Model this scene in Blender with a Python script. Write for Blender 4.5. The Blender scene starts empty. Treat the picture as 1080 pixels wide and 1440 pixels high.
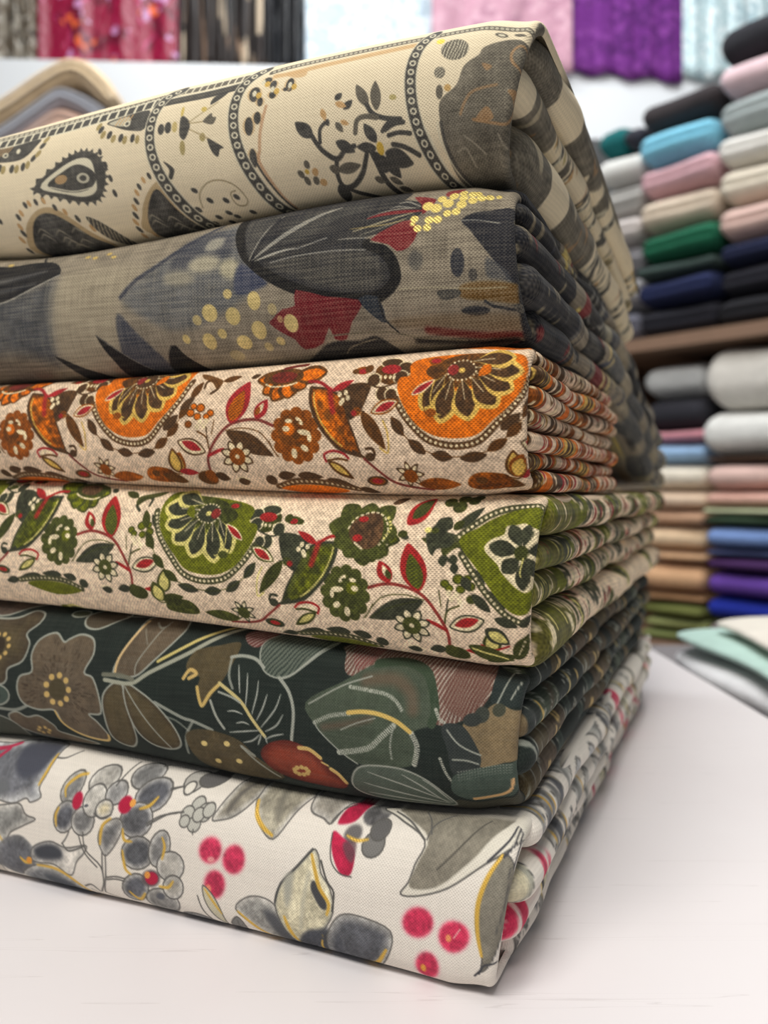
import bpy, math, random
import numpy as np

# ------------------------------------------------------------------ camera, world, lights, exposure
SC = bpy.context.scene
COL = SC.collection
FPX, HY, CZ = 1209.0, 690.0, 0.139          # focal length in px of the 1080x1440 frame, horizon row, eye height above the table
cam_d = bpy.data.cameras.new('camera')
cam = bpy.data.objects.new('camera', cam_d)
COL.objects.link(cam)
cam.location = (0, 0, CZ)
cam.rotation_euler = (math.radians(90), 0, 0)
cam_d.sensor_fit = 'VERTICAL'
cam_d.sensor_height = 36.0
cam_d.lens = FPX / 1440 * 36
cam_d.shift_y = -30 / 1440
cam_d.clip_start = 0.01
cam_d.dof.use_dof = True
cam_d.dof.focus_distance = 0.256
cam_d.dof.aperture_fstop = 10.5
SC.camera = cam

w = bpy.data.worlds.new('shop_ambient')
SC.world = w
w.use_nodes = True
w.node_tree.nodes['Background'].inputs[0].default_value = (0.93, 0.96, 1.0, 1)
w.node_tree.nodes['Background'].inputs[1].default_value = 0.19


def area(name, loc, target, sx, sy, power, col=(1, 1, 1)):
    d = bpy.data.lights.new(name, 'AREA')
    d.shape = 'RECTANGLE'
    d.size, d.size_y, d.energy, d.color = sx, sy, power, col
    o = bpy.data.objects.new(name, d)
    COL.objects.link(o)
    o.location = loc
    dx, dy, dz = (target[i] - loc[i] for i in range(3))
    o.rotation_euler = (math.atan2(math.hypot(dx, dy), -dz), 0, math.atan2(dy, dx) - math.pi / 2)
    return o


area('ceiling_lamp_front', (-0.4, -0.62, 1.85), (0, 0.3, 0.1), 1.1, 0.55, 36, (1.0, 0.965, 0.91))
area('ceiling_lamp_over', (0.2, 0.5, 1.95), (0.2, 0.5, 0), 1.2, 0.6, 15, (1.0, 0.98, 0.95))
area('ceiling_lamp_back', (0.1, 1.5, 2.0), (0.3, 2.1, 0.4), 1.6, 0.5, 24, (0.95, 0.98, 1.0))
SC.view_settings.view_transform = 'Standard'
SC.view_settings.look = 'None'
SC.view_settings.gamma = 1.0
SC.view_settings.use_curve_mapping = False
SC.view_settings.exposure = 0.0

random.seed(7)
RNG = np.random.default_rng(11)


# ------------------------------------------------------------------ helpers
def lin(c):
    c = np.asarray(c, float) / 255.0
    return np.where(c <= 0.04045, c / 12.92, ((c + 0.055) / 1.055) ** 2.4)


def rgba(c):
    return tuple(lin(c)) + (1.0,)


def sstep(a, b, x):
    t = np.clip((np.asarray(x, float) - a) / (b - a), 0, 1)
    return t * t * (3 - 2 * t)


def mesh_raw(name, V, quads, mat, cols=None, cloth=None, tris=None, smooth=True):
    me = bpy.data.meshes.new(name)
    V = np.asarray(V, np.float32).reshape(-1, 3)
    quads = np.asarray(quads, np.int32).reshape(-1, 4)
    nt = 0 if tris is None else len(tris)
    me.vertices.add(len(V))
    me.vertices.foreach_set('co', V.ravel())
    nl = len(quads) * 4 + nt * 3
    me.loops.add(nl)
    idx = quads.ravel()
    st = np.arange(len(quads)) * 4
    if nt:
        tris = np.asarray(tris, np.int32).reshape(-1, 3)
        idx = np.concatenate([idx, tris.ravel()])
        st = np.concatenate([st, len(quads) * 4 + np.arange(nt) * 3])
    me.loops.foreach_set('vertex_index', idx.astype(np.int32))
    me.polygons.add(len(quads) + nt)
    me.polygons.foreach_set('loop_start', st.astype(np.int32))
    me.polygons.foreach_set('use_smooth', np.full(len(quads) + nt, smooth, dtype=bool))
    if cols is not None:
        a = me.attributes.new('print', 'FLOAT_COLOR', 'POINT')
        a.data.foreach_set('color', np.asarray(cols, np.float32).ravel())
    if cloth is not None:
        a = me.attributes.new('cloth', 'FLOAT_VECTOR', 'POINT')
        a.data.foreach_set('vector', np.asarray(cloth, np.float32).ravel())
    me.update()
    me.validate()
    me.materials.append(mat)
    return me


def link(name, me, parent=None):
    o = bpy.data.objects.new(name, me)
    COL.objects.link(o)
    if parent is not None:
        o.parent = parent
    return o


def tag(o, label=None, cat=None, group=None, kind=None):
    if label: o['label'] = label
    if cat: o['category'] = cat
    if group: o['group'] = group
    if kind: o['kind'] = kind
    return o


def grid_quads(nr, nc, wrap=False):
    i = np.arange(nr - 1)[:, None]
    j = np.arange(nc if wrap else nc - 1)[None, :]
    j2 = (j + 1) % nc
    return np.stack([i * nc + j, i * nc + j2, (i + 1) * nc + j2, (i + 1) * nc + j], -1).reshape(-1, 4)


# ------------------------------------------------------------------ plain materials
def nodes_of(name):
    m = bpy.data.materials.new(name)
    m.use_nodes = True
    nt = m.node_tree
    return m, nt, nt.nodes['Principled BSDF']


def N(nt, kind, **kw):
    n = nt.nodes.new(kind)
    for k, v in kw.items():
        setattr(n, k, v)
    return n


def math_n(nt, op, a, b=None, c=None):
    n = N(nt, 'ShaderNodeMath', operation=op)
    for i, x in enumerate((a, b, c)):
        if x is None: continue
        if isinstance(x, (int, float)): n.inputs[i].default_value = x
        else: nt.links.new(x, n.inputs[i])
    return n.outputs[0]


def mix_n(nt, fac, a, b, blend='MIX'):
    n = N(nt, 'ShaderNodeMix', data_type='RGBA', blend_type=blend)
    for i, x in ((0, fac), (6, a), (7, b)):
        if isinstance(x, (int, float)): n.inputs[i].default_value = x
        elif isinstance(x, tuple): n.inputs[i].default_value = x
        else: nt.links.new(x, n.inputs[i])
    return n.outputs[2]


def plain(name, col, rough=0.8, noise=0.12, scale=40.0, bump=0.0, sheen=0.0, stretch=(1, 1, 1)):
    m, nt, b = nodes_of(name)
    tc = N(nt, 'ShaderNodeTexCoord')
    mp = N(nt, 'ShaderNodeMapping')
    mp.inputs['Scale'].default_value = stretch
    nt.links.new(tc.outputs['Object'], mp.inputs[0])
    nz = N(nt, 'ShaderNodeTexNoise')
    nz.inputs['Scale'].default_value = scale
    nz.inputs['Detail'].default_value = 4
    nt.links.new(mp.outputs[0], nz.inputs['Vector'])
    c = np.array(lin(col))
    lo = tuple(np.clip(c * (1 - noise), 0, 1)) + (1,)
    hi = tuple(np.clip(c * (1 + noise), 0, 1)) + (1,)
    nt.links.new(mix_n(nt, nz.outputs['Fac'], lo, hi), b.inputs['Base Color'])
    b.inputs['Roughness'].default_value = rough
    if sheen:
        b.inputs['Sheen Weight'].default_value = sheen
    if bump:
        bp = N(nt, 'ShaderNodeBump')
        bp.inputs['Strength'].default_value = 0.6
        bp.inputs['Distance'].default_value = bump
        nt.links.new(nz.outputs['Fac'], bp.inputs['Height'])
        nt.links.new(bp.outputs[0], b.inputs['Normal'])
    return m


def sequin(name, base, cols, scale=60.0, rough=0.35, streak=(1, 1, 1)):
    """glittering cloth: voronoi spangles in a few colours"""
    m, nt, b = nodes_of(name)
    tc = N(nt, 'ShaderNodeTexCoord')
    mp = N(nt, 'ShaderNodeMapping')
    mp.inputs['Scale'].default_value = streak
    nt.links.new(tc.outputs['Object'], mp.inputs[0])
    vo = N(nt, 'ShaderNodeTexVoronoi')
    vo.inputs['Scale'].default_value = scale
    nt.links.new(mp.outputs[0], vo.inputs['Vector'])
    sp = N(nt, 'ShaderNodeSeparateColor')
    nt.links.new(vo.outputs['Color'], sp.inputs[0])
    nz = N(nt, 'ShaderNodeTexNoise')
    nz.inputs['Scale'].default_value = scale * 0.22
    nt.links.new(mp.outputs[0], nz.inputs['Vector'])
    c = rgba(base)
    out = None
    prev = c
    for i, (cc, thr) in enumerate(cols):
        f = math_n(nt, 'GREATER_THAN', sp.outputs[i % 3], thr)
        f = math_n(nt, 'MULTIPLY', f, math_n(nt, 'GREATER_THAN', nz.outputs['Fac'], 0.44 + 0.04 * (i % 2)))
        prev = mix_n(nt, f, prev, rgba(cc))
    nt.links.new(prev, b.inputs['Base Color'])
    b.inputs['Roughness'].default_value = rough
    bp = N(nt, 'ShaderNodeBump')
    bp.inputs['Strength'].default_value = 0.7
    bp.inputs['Distance'].default_value = 0.004
    nt.links.new(vo.outputs['Distance'], bp.inputs['Height'])
    nt.links.new(bp.outputs[0], b.inputs['Normal'])
    return m


def box_mesh(name, lo, hi, mat, bev=0.0):
    import bmesh
    bm = bmesh.new()
    bmesh.ops.create_cube(bm, size=1)
    for v in bm.verts:
        v.co = [lo[i] + (v.co[i] + 0.5) * (hi[i] - lo[i]) for i in range(3)]
    if bev:
        bmesh.ops.bevel(bm, geom=bm.edges[:], offset=bev, segments=3, affect='EDGES', profile=0.5)
    me = bpy.data.meshes.new(name)
    bm.to_mesh(me)
    bm.free()
    me.materials.append(mat)
    return me


# ------------------------------------------------------------------ the setting
FLOOR = -0.78
m_wall = plain('wall_paint', (206, 212, 216), 0.9, 0.04, 6)
m_floor = plain('floor_tile', (150, 146, 140), 0.5, 0.08, 5)
tag(link('floor', box_mesh('floor', (-2.6, -1.8, FLOOR - 0.05), (2.6, 3.0, FLOOR), m_floor)), kind='structure')
tag(link('wall_back', box_mesh('wall_back', (-2.6, 2.9, FLOOR), (2.6, 3.0, 2.2), m_wall)), kind='structure')


def table_material():
    m, nt, b = nodes_of('white_table_paint')
    tc = N(nt, 'ShaderNodeTexCoord')
    nz = N(nt, 'ShaderNodeTexNoise')
    nz.inputs['Scale'].default_value = 9
    nz.inputs['Detail'].default_value = 5
    nt.links.new(tc.outputs['Object'], nz.inputs['Vector'])
    base = mix_n(nt, nz.outputs['Fac'], rgba((222, 216, 217)), rgba((233, 229, 230)))
    # hairline scratches, long along one direction
    mp = N(nt, 'ShaderNodeMapping')
    mp.inputs['Rotation'].default_value = (0, 0, 0.12)
    mp.inputs['Scale'].default_value = (2.2, 90, 1)
    nt.links.new(tc.outputs['Object'], mp.inputs[0])
    sc = N(nt, 'ShaderNodeTexNoise')
    sc.inputs['Scale'].default_value = 2.2
    sc.inputs['Detail'].default_value = 2
    nt.links.new(mp.outputs[0], sc.inputs['Vector'])
    s1 = math_n(nt, 'LESS_THAN', math_n(nt, 'ABSOLUTE', math_n(nt, 'SUBTRACT', sc.outputs['Fac'], 0.63)), 0.004)
    base = mix_n(nt, math_n(nt, 'MULTIPLY', s1, 0.22), base, rgba((168, 158, 156)))
    # specks of lint
    vo = N(nt, 'ShaderNodeTexVoronoi')
    vo.inputs['Scale'].default_value = 38
    nt.links.new(tc.outputs['Object'], vo.inputs['Vector'])
    sp = N(nt, 'ShaderNodeSeparateColor')
    nt.links.new(vo.outputs['Color'], sp.inputs[0])
    dot = math_n(nt, 'MULTIPLY', math_n(nt, 'LESS_THAN', vo.outputs['Distance'], 0.028),
                 math_n(nt, 'GREATER_THAN', sp.outputs[0], 0.80))
    base = mix_n(nt, math_n(nt, 'MULTIPLY', dot, 0.75), base, rgba((110, 100, 98)))
    nt.links.new(base, b.inputs['Base Color'])
    b.inputs['Roughness'].default_value = 0.42
    b.inputs['Specular IOR Level'].default_value = 0.35
    return m


m_white = plain('white_board', (232, 235, 238), 0.6, 0.03, 8)
tb = bpy.data.objects.new('display_table', None)
COL.objects.link(tb)
tb.location = (-0.3, 0.45, FLOOR)
tag(tb, 'white painted display table under the stack of printed fabrics', 'table')
m_table = table_material()


def tpart(name, lo, hi, mat, bev=0.0):
    o = link(name, box_mesh(name, lo, hi, mat, bev), tb)
    o.matrix_parent_inverse = tb.matrix_basis.inverted()
    return o


tpart('tabletop', (-0.95, 0.02, -0.035), (0.236, 1.02, 0.0), m_table, 0.002)
for lx in (-0.90, 0.15):
    for ly in (0.07, 0.93):
        tpart('leg', (lx, ly, FLOOR), (lx + 0.045, ly + 0.045, -0.034), m_white)
tpart('apron', (-0.87, 0.085, -0.11), (0.18, 0.10, -0.034), m_white)
tpart('apron', (-0.87, 0.94, -0.11), (0.18, 0.955, -0.034), m_white)

# ------------------------------------------------------------------ printed fabrics: stack frame and print canvas
OX, OY = 0.0328, 0.24                      # near bottom corner of the stack on the table
ES = np.array([-0.923, 0.386])             # along the front, to the left
ED = np.array([0.386, 0.923])              # into the depth, along the right side
DREF = 0.003


def px_to_sz(px, py, d=DREF):
    px = np.asarray(px, float)
    py = np.asarray(py, float)
    k = (px - 540) / FPX
    ox, oy = OX + ED[0] * d, OY + ED[1] * d
    s = (ox - k * oy) / (0.923 + 0.386 * k)
    z = CZ + (HY - py) / FPX * (oy + 0.386 * s)
    return s, z


def catmull(p, closed, n):
    p = np.asarray(p, float)
    if n <= 1 or len(p) < 3:
        return p
    out = []
    m = len(p)
    for i in range(m if closed else m - 1):
        if closed:
            a, b, c, d = p[(i - 1) % m], p[i], p[(i + 1) % m], p[(i + 2) % m]
        else:
            a, b, c, d = p[max(i - 1, 0)], p[i], p[i + 1], p[min(i + 2, m - 1)]
        for t in np.arange(n) / n:
            out.append(0.5 * (2 * b + (c - a) * t + (2 * a - 5 * b + 4 * c - d) * t * t + (3 * b - a - 3 * c + d) * t ** 3))
    if not closed:
        out.append(p[-1])
    return np.array(out)


def vnoise(h, w, cell, rng):
    gh, gw = int(h / cell) + 3, int(w / cell) + 3
    g = rng.random((gh, gw))
    y = np.arange(h) / cell
    x = np.arange(w) / cell
    yi, xi = y.astype(int), x.astype(int)
    fy, fx = (y - yi)[:, None], (x - xi)[None, :]
    fy, fx = fy * fy * (3 - 2 * fy), fx * fx * (3 - 2 * fx)
    a, b = g[np.ix_(yi, xi)], g[np.ix_(yi, xi + 1)]
    c, d = g[np.ix_(yi + 1, xi)], g[np.ix_(yi + 1, xi + 1)]
    return (a * (1 - fx) + b * fx) * (1 - fy) + (c * (1 - fx) + d * fx) * fy


CELL = 0.00017


class Print:
    """a length of printed cloth: colours laid out in metres on the cloth"""

    def __init__(self, zlo, zhi, base, smin=-0.035, smax=0.222):
        self.u0, self.v0 = smin, zlo - 0.016
        self.W = int((smax - smin) / CELL)
        self.H = int((zhi + 0.016 - self.v0) / CELL)
        self.img = np.empty((self.H, self.W, 3))
        self.img[:] = base
        self.gold = np.zeros((self.H, self.W))
        rng = np.random.default_rng(3)
        self.n1 = vnoise(self.H, self.W, 5, rng) * 2 - 1
        self.n2 = vnoise(self.H, self.W, 22, rng) * 2 - 1
        self.xf = None

    def M(self, pts):
        pts = np.asarray(pts, float).reshape(-1, 2)
        s, z = px_to_sz(pts[:, 0], pts[:, 1])
        if self.xf is not None:
            s, z = self.xf(s, z)
        return np.stack([(s - self.u0) / CELL, (z - self.v0) / CELL], 1)

    def kpx(self, pts):
        s, z = px_to_sz(pts[0][0], pts[0][1])
        return (OY + 0.386 * float(s)) / FPX / CELL

    def window(self, q, pad):
        x0 = max(int(q[:, 0].min() - pad), 0)
        x1 = min(int(q[:, 0].max() + pad) + 2, self.W)
        y0 = max(int(q[:, 1].min() - pad), 0)
        y1 = min(int(q[:, 1].max() + pad) + 2, self.H)
        if x1 <= x0 or y1 <= y0:
            return None
        X, Y = np.meshgrid(np.arange(x0, x1, dtype=np.float32), np.arange(y0, y1, dtype=np.float32))
        return (slice(y0, y1), slice(x0, x1)), X, Y

    def put(self, sl, cov, col, gold):
        c = np.asarray(col, float)
        if c.ndim == 1:
            c = c[None, None, :]
        self.img[sl] += (c - self.img[sl]) * cov[..., None]
        self.gold[sl] += (gold - self.gold[sl]) * cov

    def fill(self, pts, col, sm=4, soft=0.7, a=1.0, gold=0.0, mot=0.0, hatch=None, edge=None, grad=None, line=None):
        pts = [tuple(p) for p in pts]
        k = self.kpx(pts)
        q = self.M(catmull(pts, True, sm))
        soft = max(soft * k, 0.5)
        wd = self.window(q, soft + 2)
        if wd is None:
            return
        sl, X, Y = wd
        d2 = np.full(X.shape, 1e9, np.float32)
        ins = np.zeros(X.shape, bool)
        n = len(q)
        for i in range(n):
            ax, ay = q[i]
            bx, by = q[(i + 1) % n]
            ex, ey = bx - ax, by - ay
            L = ex * ex + ey * ey
            if L < 1e-9:
                continue
            px, py = X - ax, Y - ay
            t = np.clip((px * ex + py * ey) / L, 0, 1)
            d2 = np.minimum(d2, (px - t * ex) ** 2 + (py - t * ey) ** 2)
            if ey != 0:
                ins ^= ((ay > Y) != (by > Y)) & (px < ex * py / ey)
        sd = np.where(ins, -np.sqrt(d2), np.sqrt(d2))
        cov = sstep(soft, -soft, sd) if soft > 0 else ins.astype(float)
        cov = np.clip(0.5 - sd / (2 * soft), 0, 1)
        cov = cov * cov * (3 - 2 * cov) * a
        c = np.empty(X.shape + (3,))
        c[:] = col
        if grad is not None:
            g = self.M([grad[0], grad[1]])
            dv = g[1] - g[0]
            t = np.clip(((X - g[0, 0]) * dv[0] + (Y - g[0, 1]) * dv[1]) / (dv @ dv), 0, 1)[..., None]
            c = c * (1 - t) + np.asarray(grad[2], float) * t
        if edge is not None:
            t = np.clip(-sd / (edge[1] * k), 0, 1)[..., None]
            c = np.asarray(edge[0], float) * (1 - t) + c * t
        if hatch is not None:
            ang, per, hc, fr = hatch
            ph = (X * math.cos(math.radians(ang)) + Y * math.sin(math.radians(ang))) / (per * k)
            t = (np.mod(ph + 0.35 * self.n2[sl], 1.0) < fr)[..., None] * 0.85
            c = c * (1 - t) + np.asarray(hc, float) * t
        if mot:
            c = c * (1 + mot * (0.6 * self.n1[sl] + 0.7 * self.n2[sl]))[..., None]
        self.put(sl, cov, c, gold)
        if line is not None:
            self.line(pts + [pts[0]], line[1], line[0], sm=sm, closed=True, gold=line[2] if len(line) > 2 else 0, a=a)

    def line(self, pts, wpx, col, sm=4, a=1.0, gold=0.0, taper=0.0, soft=0.6, closed=False, dash=None):
        pts = [tuple(p) for p in pts]
        k = self.kpx(pts)
        if closed:
            cp = catmull(pts[:-1], True, sm)
            cp = np.vstack([cp, cp[:1]])
        else:
            cp = catmull(pts, False, sm)
        q = self.M(cp)
        hw = wpx * k / 2
        soft = max(soft * k, 0.5)
        wd = self.window(q, hw + soft + 1)
        if wd is None:
            return
        sl, X, Y = wd
        best = np.full(X.shape, 1e9, np.float32)
        seg = np.hypot(*np.diff(q, axis=0).T)
        tot = max(seg.sum(), 1e-6)
        acc = 0.0
        pos = np.zeros(X.shape, np.float32)
        for i in range(len(q) - 1):
            ax, ay = q[i]
            ex, ey = q[i + 1] - q[i]
            L = ex * ex + ey * ey
            if L < 1e-9:
                continue
            px, py = X - ax, Y - ay
            t = np.clip((px * ex + py * ey) / L, 0, 1)
            f = (acc + t * seg[i]) / tot
            h = hw * (1 - taper * np.abs(2 * f - 1) ** 2) if taper else hw
            d = np.hypot(px - t * ex, py - t * ey) - h
            if dash is not None:
                up = d < best
                pos = np.where(up, f * tot, pos)
            best = np.minimum(best, d)
            acc += seg[i]
        cov = np.clip(0.5 - best / (2 * soft), 0, 1) * a
        if dash is not None:
            cov = cov * (np.mod(pos, dash[0] * k) < dash[1] * k)
        self.put(sl, cov, col, gold)

    def ell(self, x, y, rx, ry, col, rot=0.0, n=16, **kw):
        r = math.radians(rot)
        t = np.arange(n) * 2 * math.pi / n
        ex, ey = rx * np.cos(t), ry * np.sin(t)
        pts = np.stack([x + ex * math.cos(r) - ey * math.sin(r), y + ex * math.sin(r) + ey * math.cos(r)], 1)
        self.fill(pts, col, sm=1, **kw)

    def leafpts(self, x0, y0, x1, y1, wd, belly=0.45):
        dx, dy = x1 - x0, y1 - y0
        L = math.hypot(dx, dy)
        nx, ny = -dy / L, dx / L
        pts = []
        T = (0, 0.12, 0.3, 0.5, 0.7, 0.88, 1.0)
        prof = [math.sin(math.pi * (t ** (math.log(0.5) / math.log(belly)))) ** 0.8 if 0 < t < 1 else 0 for t in T]
        for t, p in zip(T, prof):
            pts.append((x0 + dx * t + nx * p * wd / 2, y0 + dy * t + ny * p * wd / 2))
        for t, p in list(zip(T, prof))[-2:0:-1]:
            pts.append((x0 + dx * t - nx * p * wd / 2, y0 + dy * t - ny * p * wd / 2))
        return pts

    def leaf(self, x0, y0, x1, y1, wd, col, belly=0.45, **kw):
        self.fill(self.leafpts(x0, y0, x1, y1, wd, belly), col, sm=2, **kw)

    def beads(self, pts, spacing, r, col, gold=0.0, sm=6, a=1.0, ry=None):
        cp = catmull(pts, False, sm)
        seg = np.hypot(*np.diff(cp, axis=0).T)
        acc = np.concatenate([[0], np.cumsum(seg)])
        for d in np.arange(spacing / 2, acc[-1], spacing):
            x = np.interp(d, acc, cp[:, 0])
            y = np.interp(d, acc, cp[:, 1])
            self.ell(x, y, r, ry or r, col, n=8, gold=gold, a=a)

    def ringband(self, pts, wd, dark, light, step, ro, ri, edgecol=None):
        if edgecol is not None:
            self.line(pts, wd + 5, edgecol, sm=6, a=0.9)
            self.line(pts, wd + 2.2, dark, sm=6, a=0.55)
        self.line(pts, wd, dark, sm=6)
        self.beads(pts, step, ro, light)
        self.beads(pts, step, ri, dark)

    def sample(self, u, v):
        def refl(x, n):
            x = np.mod(x, 2 * (n - 2))
            return np.where(x > n - 2, 2 * (n - 2) - x, x)
        x = refl((u - self.u0) / CELL, self.W)
        y = refl((v - self.v0) / CELL, self.H)
        xi, yi = x.astype(int), y.astype(int)
        fx, fy = (x - xi)[..., None], (y - yi)[..., None]
        A = np.concatenate([self.img, self.gold[..., None] * 255], -1)
        c = (A[yi, xi] * (1 - fx) + A[yi, xi + 1] * fx) * (1 - fy) + (A[yi + 1, xi] * (1 - fx) + A[yi + 1, xi + 1] * fx) * fy
        c = np.clip(c, 0, 255)
        c[..., :3] = 255 * (c[..., :3] / 255) ** 1.12
        return np.concatenate([lin(c[..., :3]), c[..., 3:] / 255], -1)


def zq(ox, oy, sc):
    return lambda *v: [(ox + v[i] * sc, oy + v[i + 1] * sc) for i in range(0, len(v), 2)]


# ------------------------------------------------------------------ the six prints
def print_paisley_border(P):
    """cream cloth, grey borders of rings and paisleys"""
    G, G2, L, T, TG = (84, 82, 78), (112, 106, 94), (226, 218, 192), (206, 168, 118), (176, 158, 110)
    a, b, c, e = zq(0, 90, .2593), zq(200, 60, .2593), zq(400, 20, .2593), zq(580, 10, .2037)
    # bands along the top
    top1 = a(-300, 462, 0, 388, 200, 340, 400, 290, 600, 240, 800, 190, 960, 148)
    P.line(top1, 9, G2)
    P.beads(top1, 7.5, 2.6, L); P.beads(top1, 7.5, 1.1, G2)
    sq = a(-300, 510, 0, 435, 300, 360, 600, 278, 840, 215)
    P.line(sq, 16, L); P.line(sq, 11.5, G, dash=(14.5, 11))
    sq2 = b(185, 258, 300, 232, 420, 200, 545, 170)
    P.line(sq2, 13, L); P.line(sq2, 10, G2, dash=(11.5, 9))
    bar = b(135, 330, 300, 290, 520, 232)
    P.line(bar, 13, G); P.line(bar, 5, G2, dash=(3, 1.2))
    P.line(b(140, 305, 300, 265, 520, 208), 2, L)
    topc = c(-90, 300, 0, 268, 150, 238, 300, 205, 500, 162, 700, 120, 900, 82, 1080, 52, 1350, 20, 1500, 18)
    P.line(topc, 8.5, G2); P.beads(topc, 7, 2.4, L); P.beads(topc, 7, 1.0, G2)
    P.line(c(-60, 330, 0, 322, 100, 300, 300, 255, 500, 210, 700, 165), 8, (212, 176, 128), a=.85, soft=1.5)
    P.fill(c(0, 320, 110, 300, 120, 340, 60, 350), (212, 176, 128), a=.8, soft=2)
    # half paisleys hanging from the band
    P.fill(a(-60, 480, 50, 455, 215, 408, 205, 455, 150, 520, 60, 545, -60, 540), G, mot=.15)
    for i in range(5):
        P.line(a(-20 + i * 16, 520 - i * 4, 10 + i * 15, 465 - i * 3), 1.6, T)
    P.ell(*a(45, 505)[0], 4, 4, L); P.ell(*a(45, 505)[0], 2, 2, G); P.ell(*a(110, 480)[0], 3, 4, L)
    for i, (x, y) in enumerate([(-20, 585), (25, 580), (45, 588), (90, 582), (115, 582), (150, 570), (175, 560), (205, 522), (228, 498), (245, 450), (258, 415)]):
        x, y = a(x, y)[0]
        P.ell(x, y, 3.2, 6.2, G if i % 2 else TG, rot=8 + (i > 6) * 25)
    P.fill(a(588, 330, 640, 300, 820, 258, 815, 372, 720, 376, 640, 352), G, mot=.15)
    P.fill(a(600, 330, 650, 305, 700, 290, 725, 320, 690, 350, 640, 345), L, a=.8)
    for i in range(4):
        P.line(a(640 + i * 22, 345 - i * 3, 660 + i * 22, 298 - i * 6), 2, T)
    P.ell(*a(705, 335)[0], 5, 5, L); P.ell(*a(705, 335)[0], 2.6, 2.6, G)
    for i, (x, y) in enumerate([(548, 348), (565, 368), (582, 398), (618, 400), (642, 422), (683, 418), (706, 430), (750, 422), (778, 430)]):
        x, y = a(x, y)[0]
        P.ell(x, y, 3.4, 6.4, G if i % 2 else TG, rot=20 - i * 2)
    # teardrop with a toothed edge
    tear = a(205, 690, 330, 572, 420, 508, 500, 488, 570, 520, 602, 600, 582, 690, 530, 745, 420, 748, 300, 722)
    cp = catmull(tear, True, 8)
    for i in range(0, len(cp), 3):
        x, y = cp[i]
        x0, y0 = cp[(i + 1) % len(cp)]
        x1, y1 = cp[i - 1]
        nx, ny = (y0 - y1), -(x0 - x1)
        h = math.hypot(nx, ny) or 1
        P.fill([(x0, y0), (x1, y1), (x + nx / h * 5, y + ny / h * 5)], G, sm=1)
    P.fill(tear, G, mot=.12)
    P.fill(a(245, 682, 350, 585, 450, 530, 520, 535, 545, 600, 545, 690, 480, 725, 380, 715), L)
    P.fill(a(285, 672, 370, 600, 450, 560, 530, 590, 550, 640, 500, 690, 400, 705), G, mot=.2)
    P.ell(*a(360, 640)[0], 9, 6, T, rot=-20, a=.8); P.ell(*a(480, 632)[0], 9, 7, L, a=.8); P.ell(*a(480, 632)[0], 5, 4, G)
    P.line(a(300, 680, 420, 700, 520, 680), 1.5, L)
    for x, y in ((575, 495), (605, 565), (625, 632), (635, 705), (250, 745)):
        x, y = a(x, y)[0]
        P.ell(x, y, 2.6, 5, G, rot=-15)
    # mounds along the lower edge
    def mound(outer, inner, dots):
        P.fill(outer, (186, 160, 118), a=.8, soft=1)
        P.fill(inner, G, mot=.25)
        cc = np.mean(np.array(inner), 0)
        rr = random.Random(5)
        for i in range(9):
            x, y = cc[0] + rr.uniform(-26, 26), cc[1] + rr.uniform(-11, 14)
            P.line([(x - 7, y + 3), (x, y - 3), (x + 7, y + 1), (x + 11, y + 5)], 2, (170, 162, 142), a=.8, taper=.8)
        for i, (x, y) in enumerate(dots):
            P.ell(x, y, 2.6, 4.6, G if i % 2 == 0 else T, rot=-25)
    mound(a(92, 1000, 110, 900, 160, 830, 230, 785, 310, 788, 420, 870, 520, 980, 300, 1060),
          a(125, 1000, 150, 890, 200, 825, 270, 808, 350, 845, 430, 910, 500, 980, 300, 1070),
          a(70, 990, 70, 935, 95, 905, 92, 875, 100, 830, 120, 810, 150, 770, 172, 762, 210, 755, 252, 748, 305, 780, 352, 800, 405, 830, 460, 870, 0, 850))
    P.leaf(*a(450, 820)[0], *a(640, 990)[0], 17, G, hatch=(20, 6, (190, 176, 146), .3))
    mound(a(715, 880, 740, 800, 790, 720, 860, 652, 900, 660, 1000, 860, 900, 960),
          a(750, 860, 790, 760, 860, 682, 920, 760, 1010, 880, 1060, 960, 800, 930),
          a(688, 870, 690, 835, 705, 805, 715, 770, 735, 740, 750, 700, 770, 672, 800, 640, 835, 620, 745, 900, 800, 910, 690, 905))
    # ring columns
    colA = a(960, 120, 900, 170, 862, 270, 850, 360, 852, 450, 870, 540, 905, 640, 960, 740, 1030, 838, 1110, 930, 1180, 1010)
    colB = b(640, 110, 590, 160, 545, 230, 520, 320, 514, 420, 525, 530, 560, 650, 612, 760, 680, 872, 760, 970)
    colC = c(800, 70, 760, 130, 725, 210, 705, 320, 704, 430, 718, 550, 745, 660, 790, 770, 850, 880, 920, 980)
    # flower between the columns
    for x, y, rx, ry in ((140, 495, 4.5, 8), (176, 485, 4.5, 8.5)):
        P.ell(*b(x, y)[0], rx, ry, G)
    P.ell(*b(210, 480)[0], 3.5, 8, (206, 186, 128)); P.ell(*b(250, 590)[0], 3.5, 10, (178, 162, 112)); P.ell(*b(350, 528)[0], 4, 6, (178, 162, 112))
    P.fill(b(240, 415, 278, 440, 285, 480, 262, 545, 238, 530, 235, 480), G)
    for q in (b(280, 450, 340, 395, 420, 330), b(285, 455, 340, 445, 380, 435), b(285, 490, 330, 510, 390, 540)):
        P.line(q, 1.6, (176, 158, 120))
    P.fill(b(350, 440, 390, 395, 400, 415, 420, 420, 405, 455, 375, 455), G2)
    P.fill(b(380, 345, 390, 300, 430, 278, 465, 272, 430, 310), G); P.fill(b(375, 535, 420, 555, 460, 580, 440, 590, 425, 628, 395, 600), G)
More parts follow.
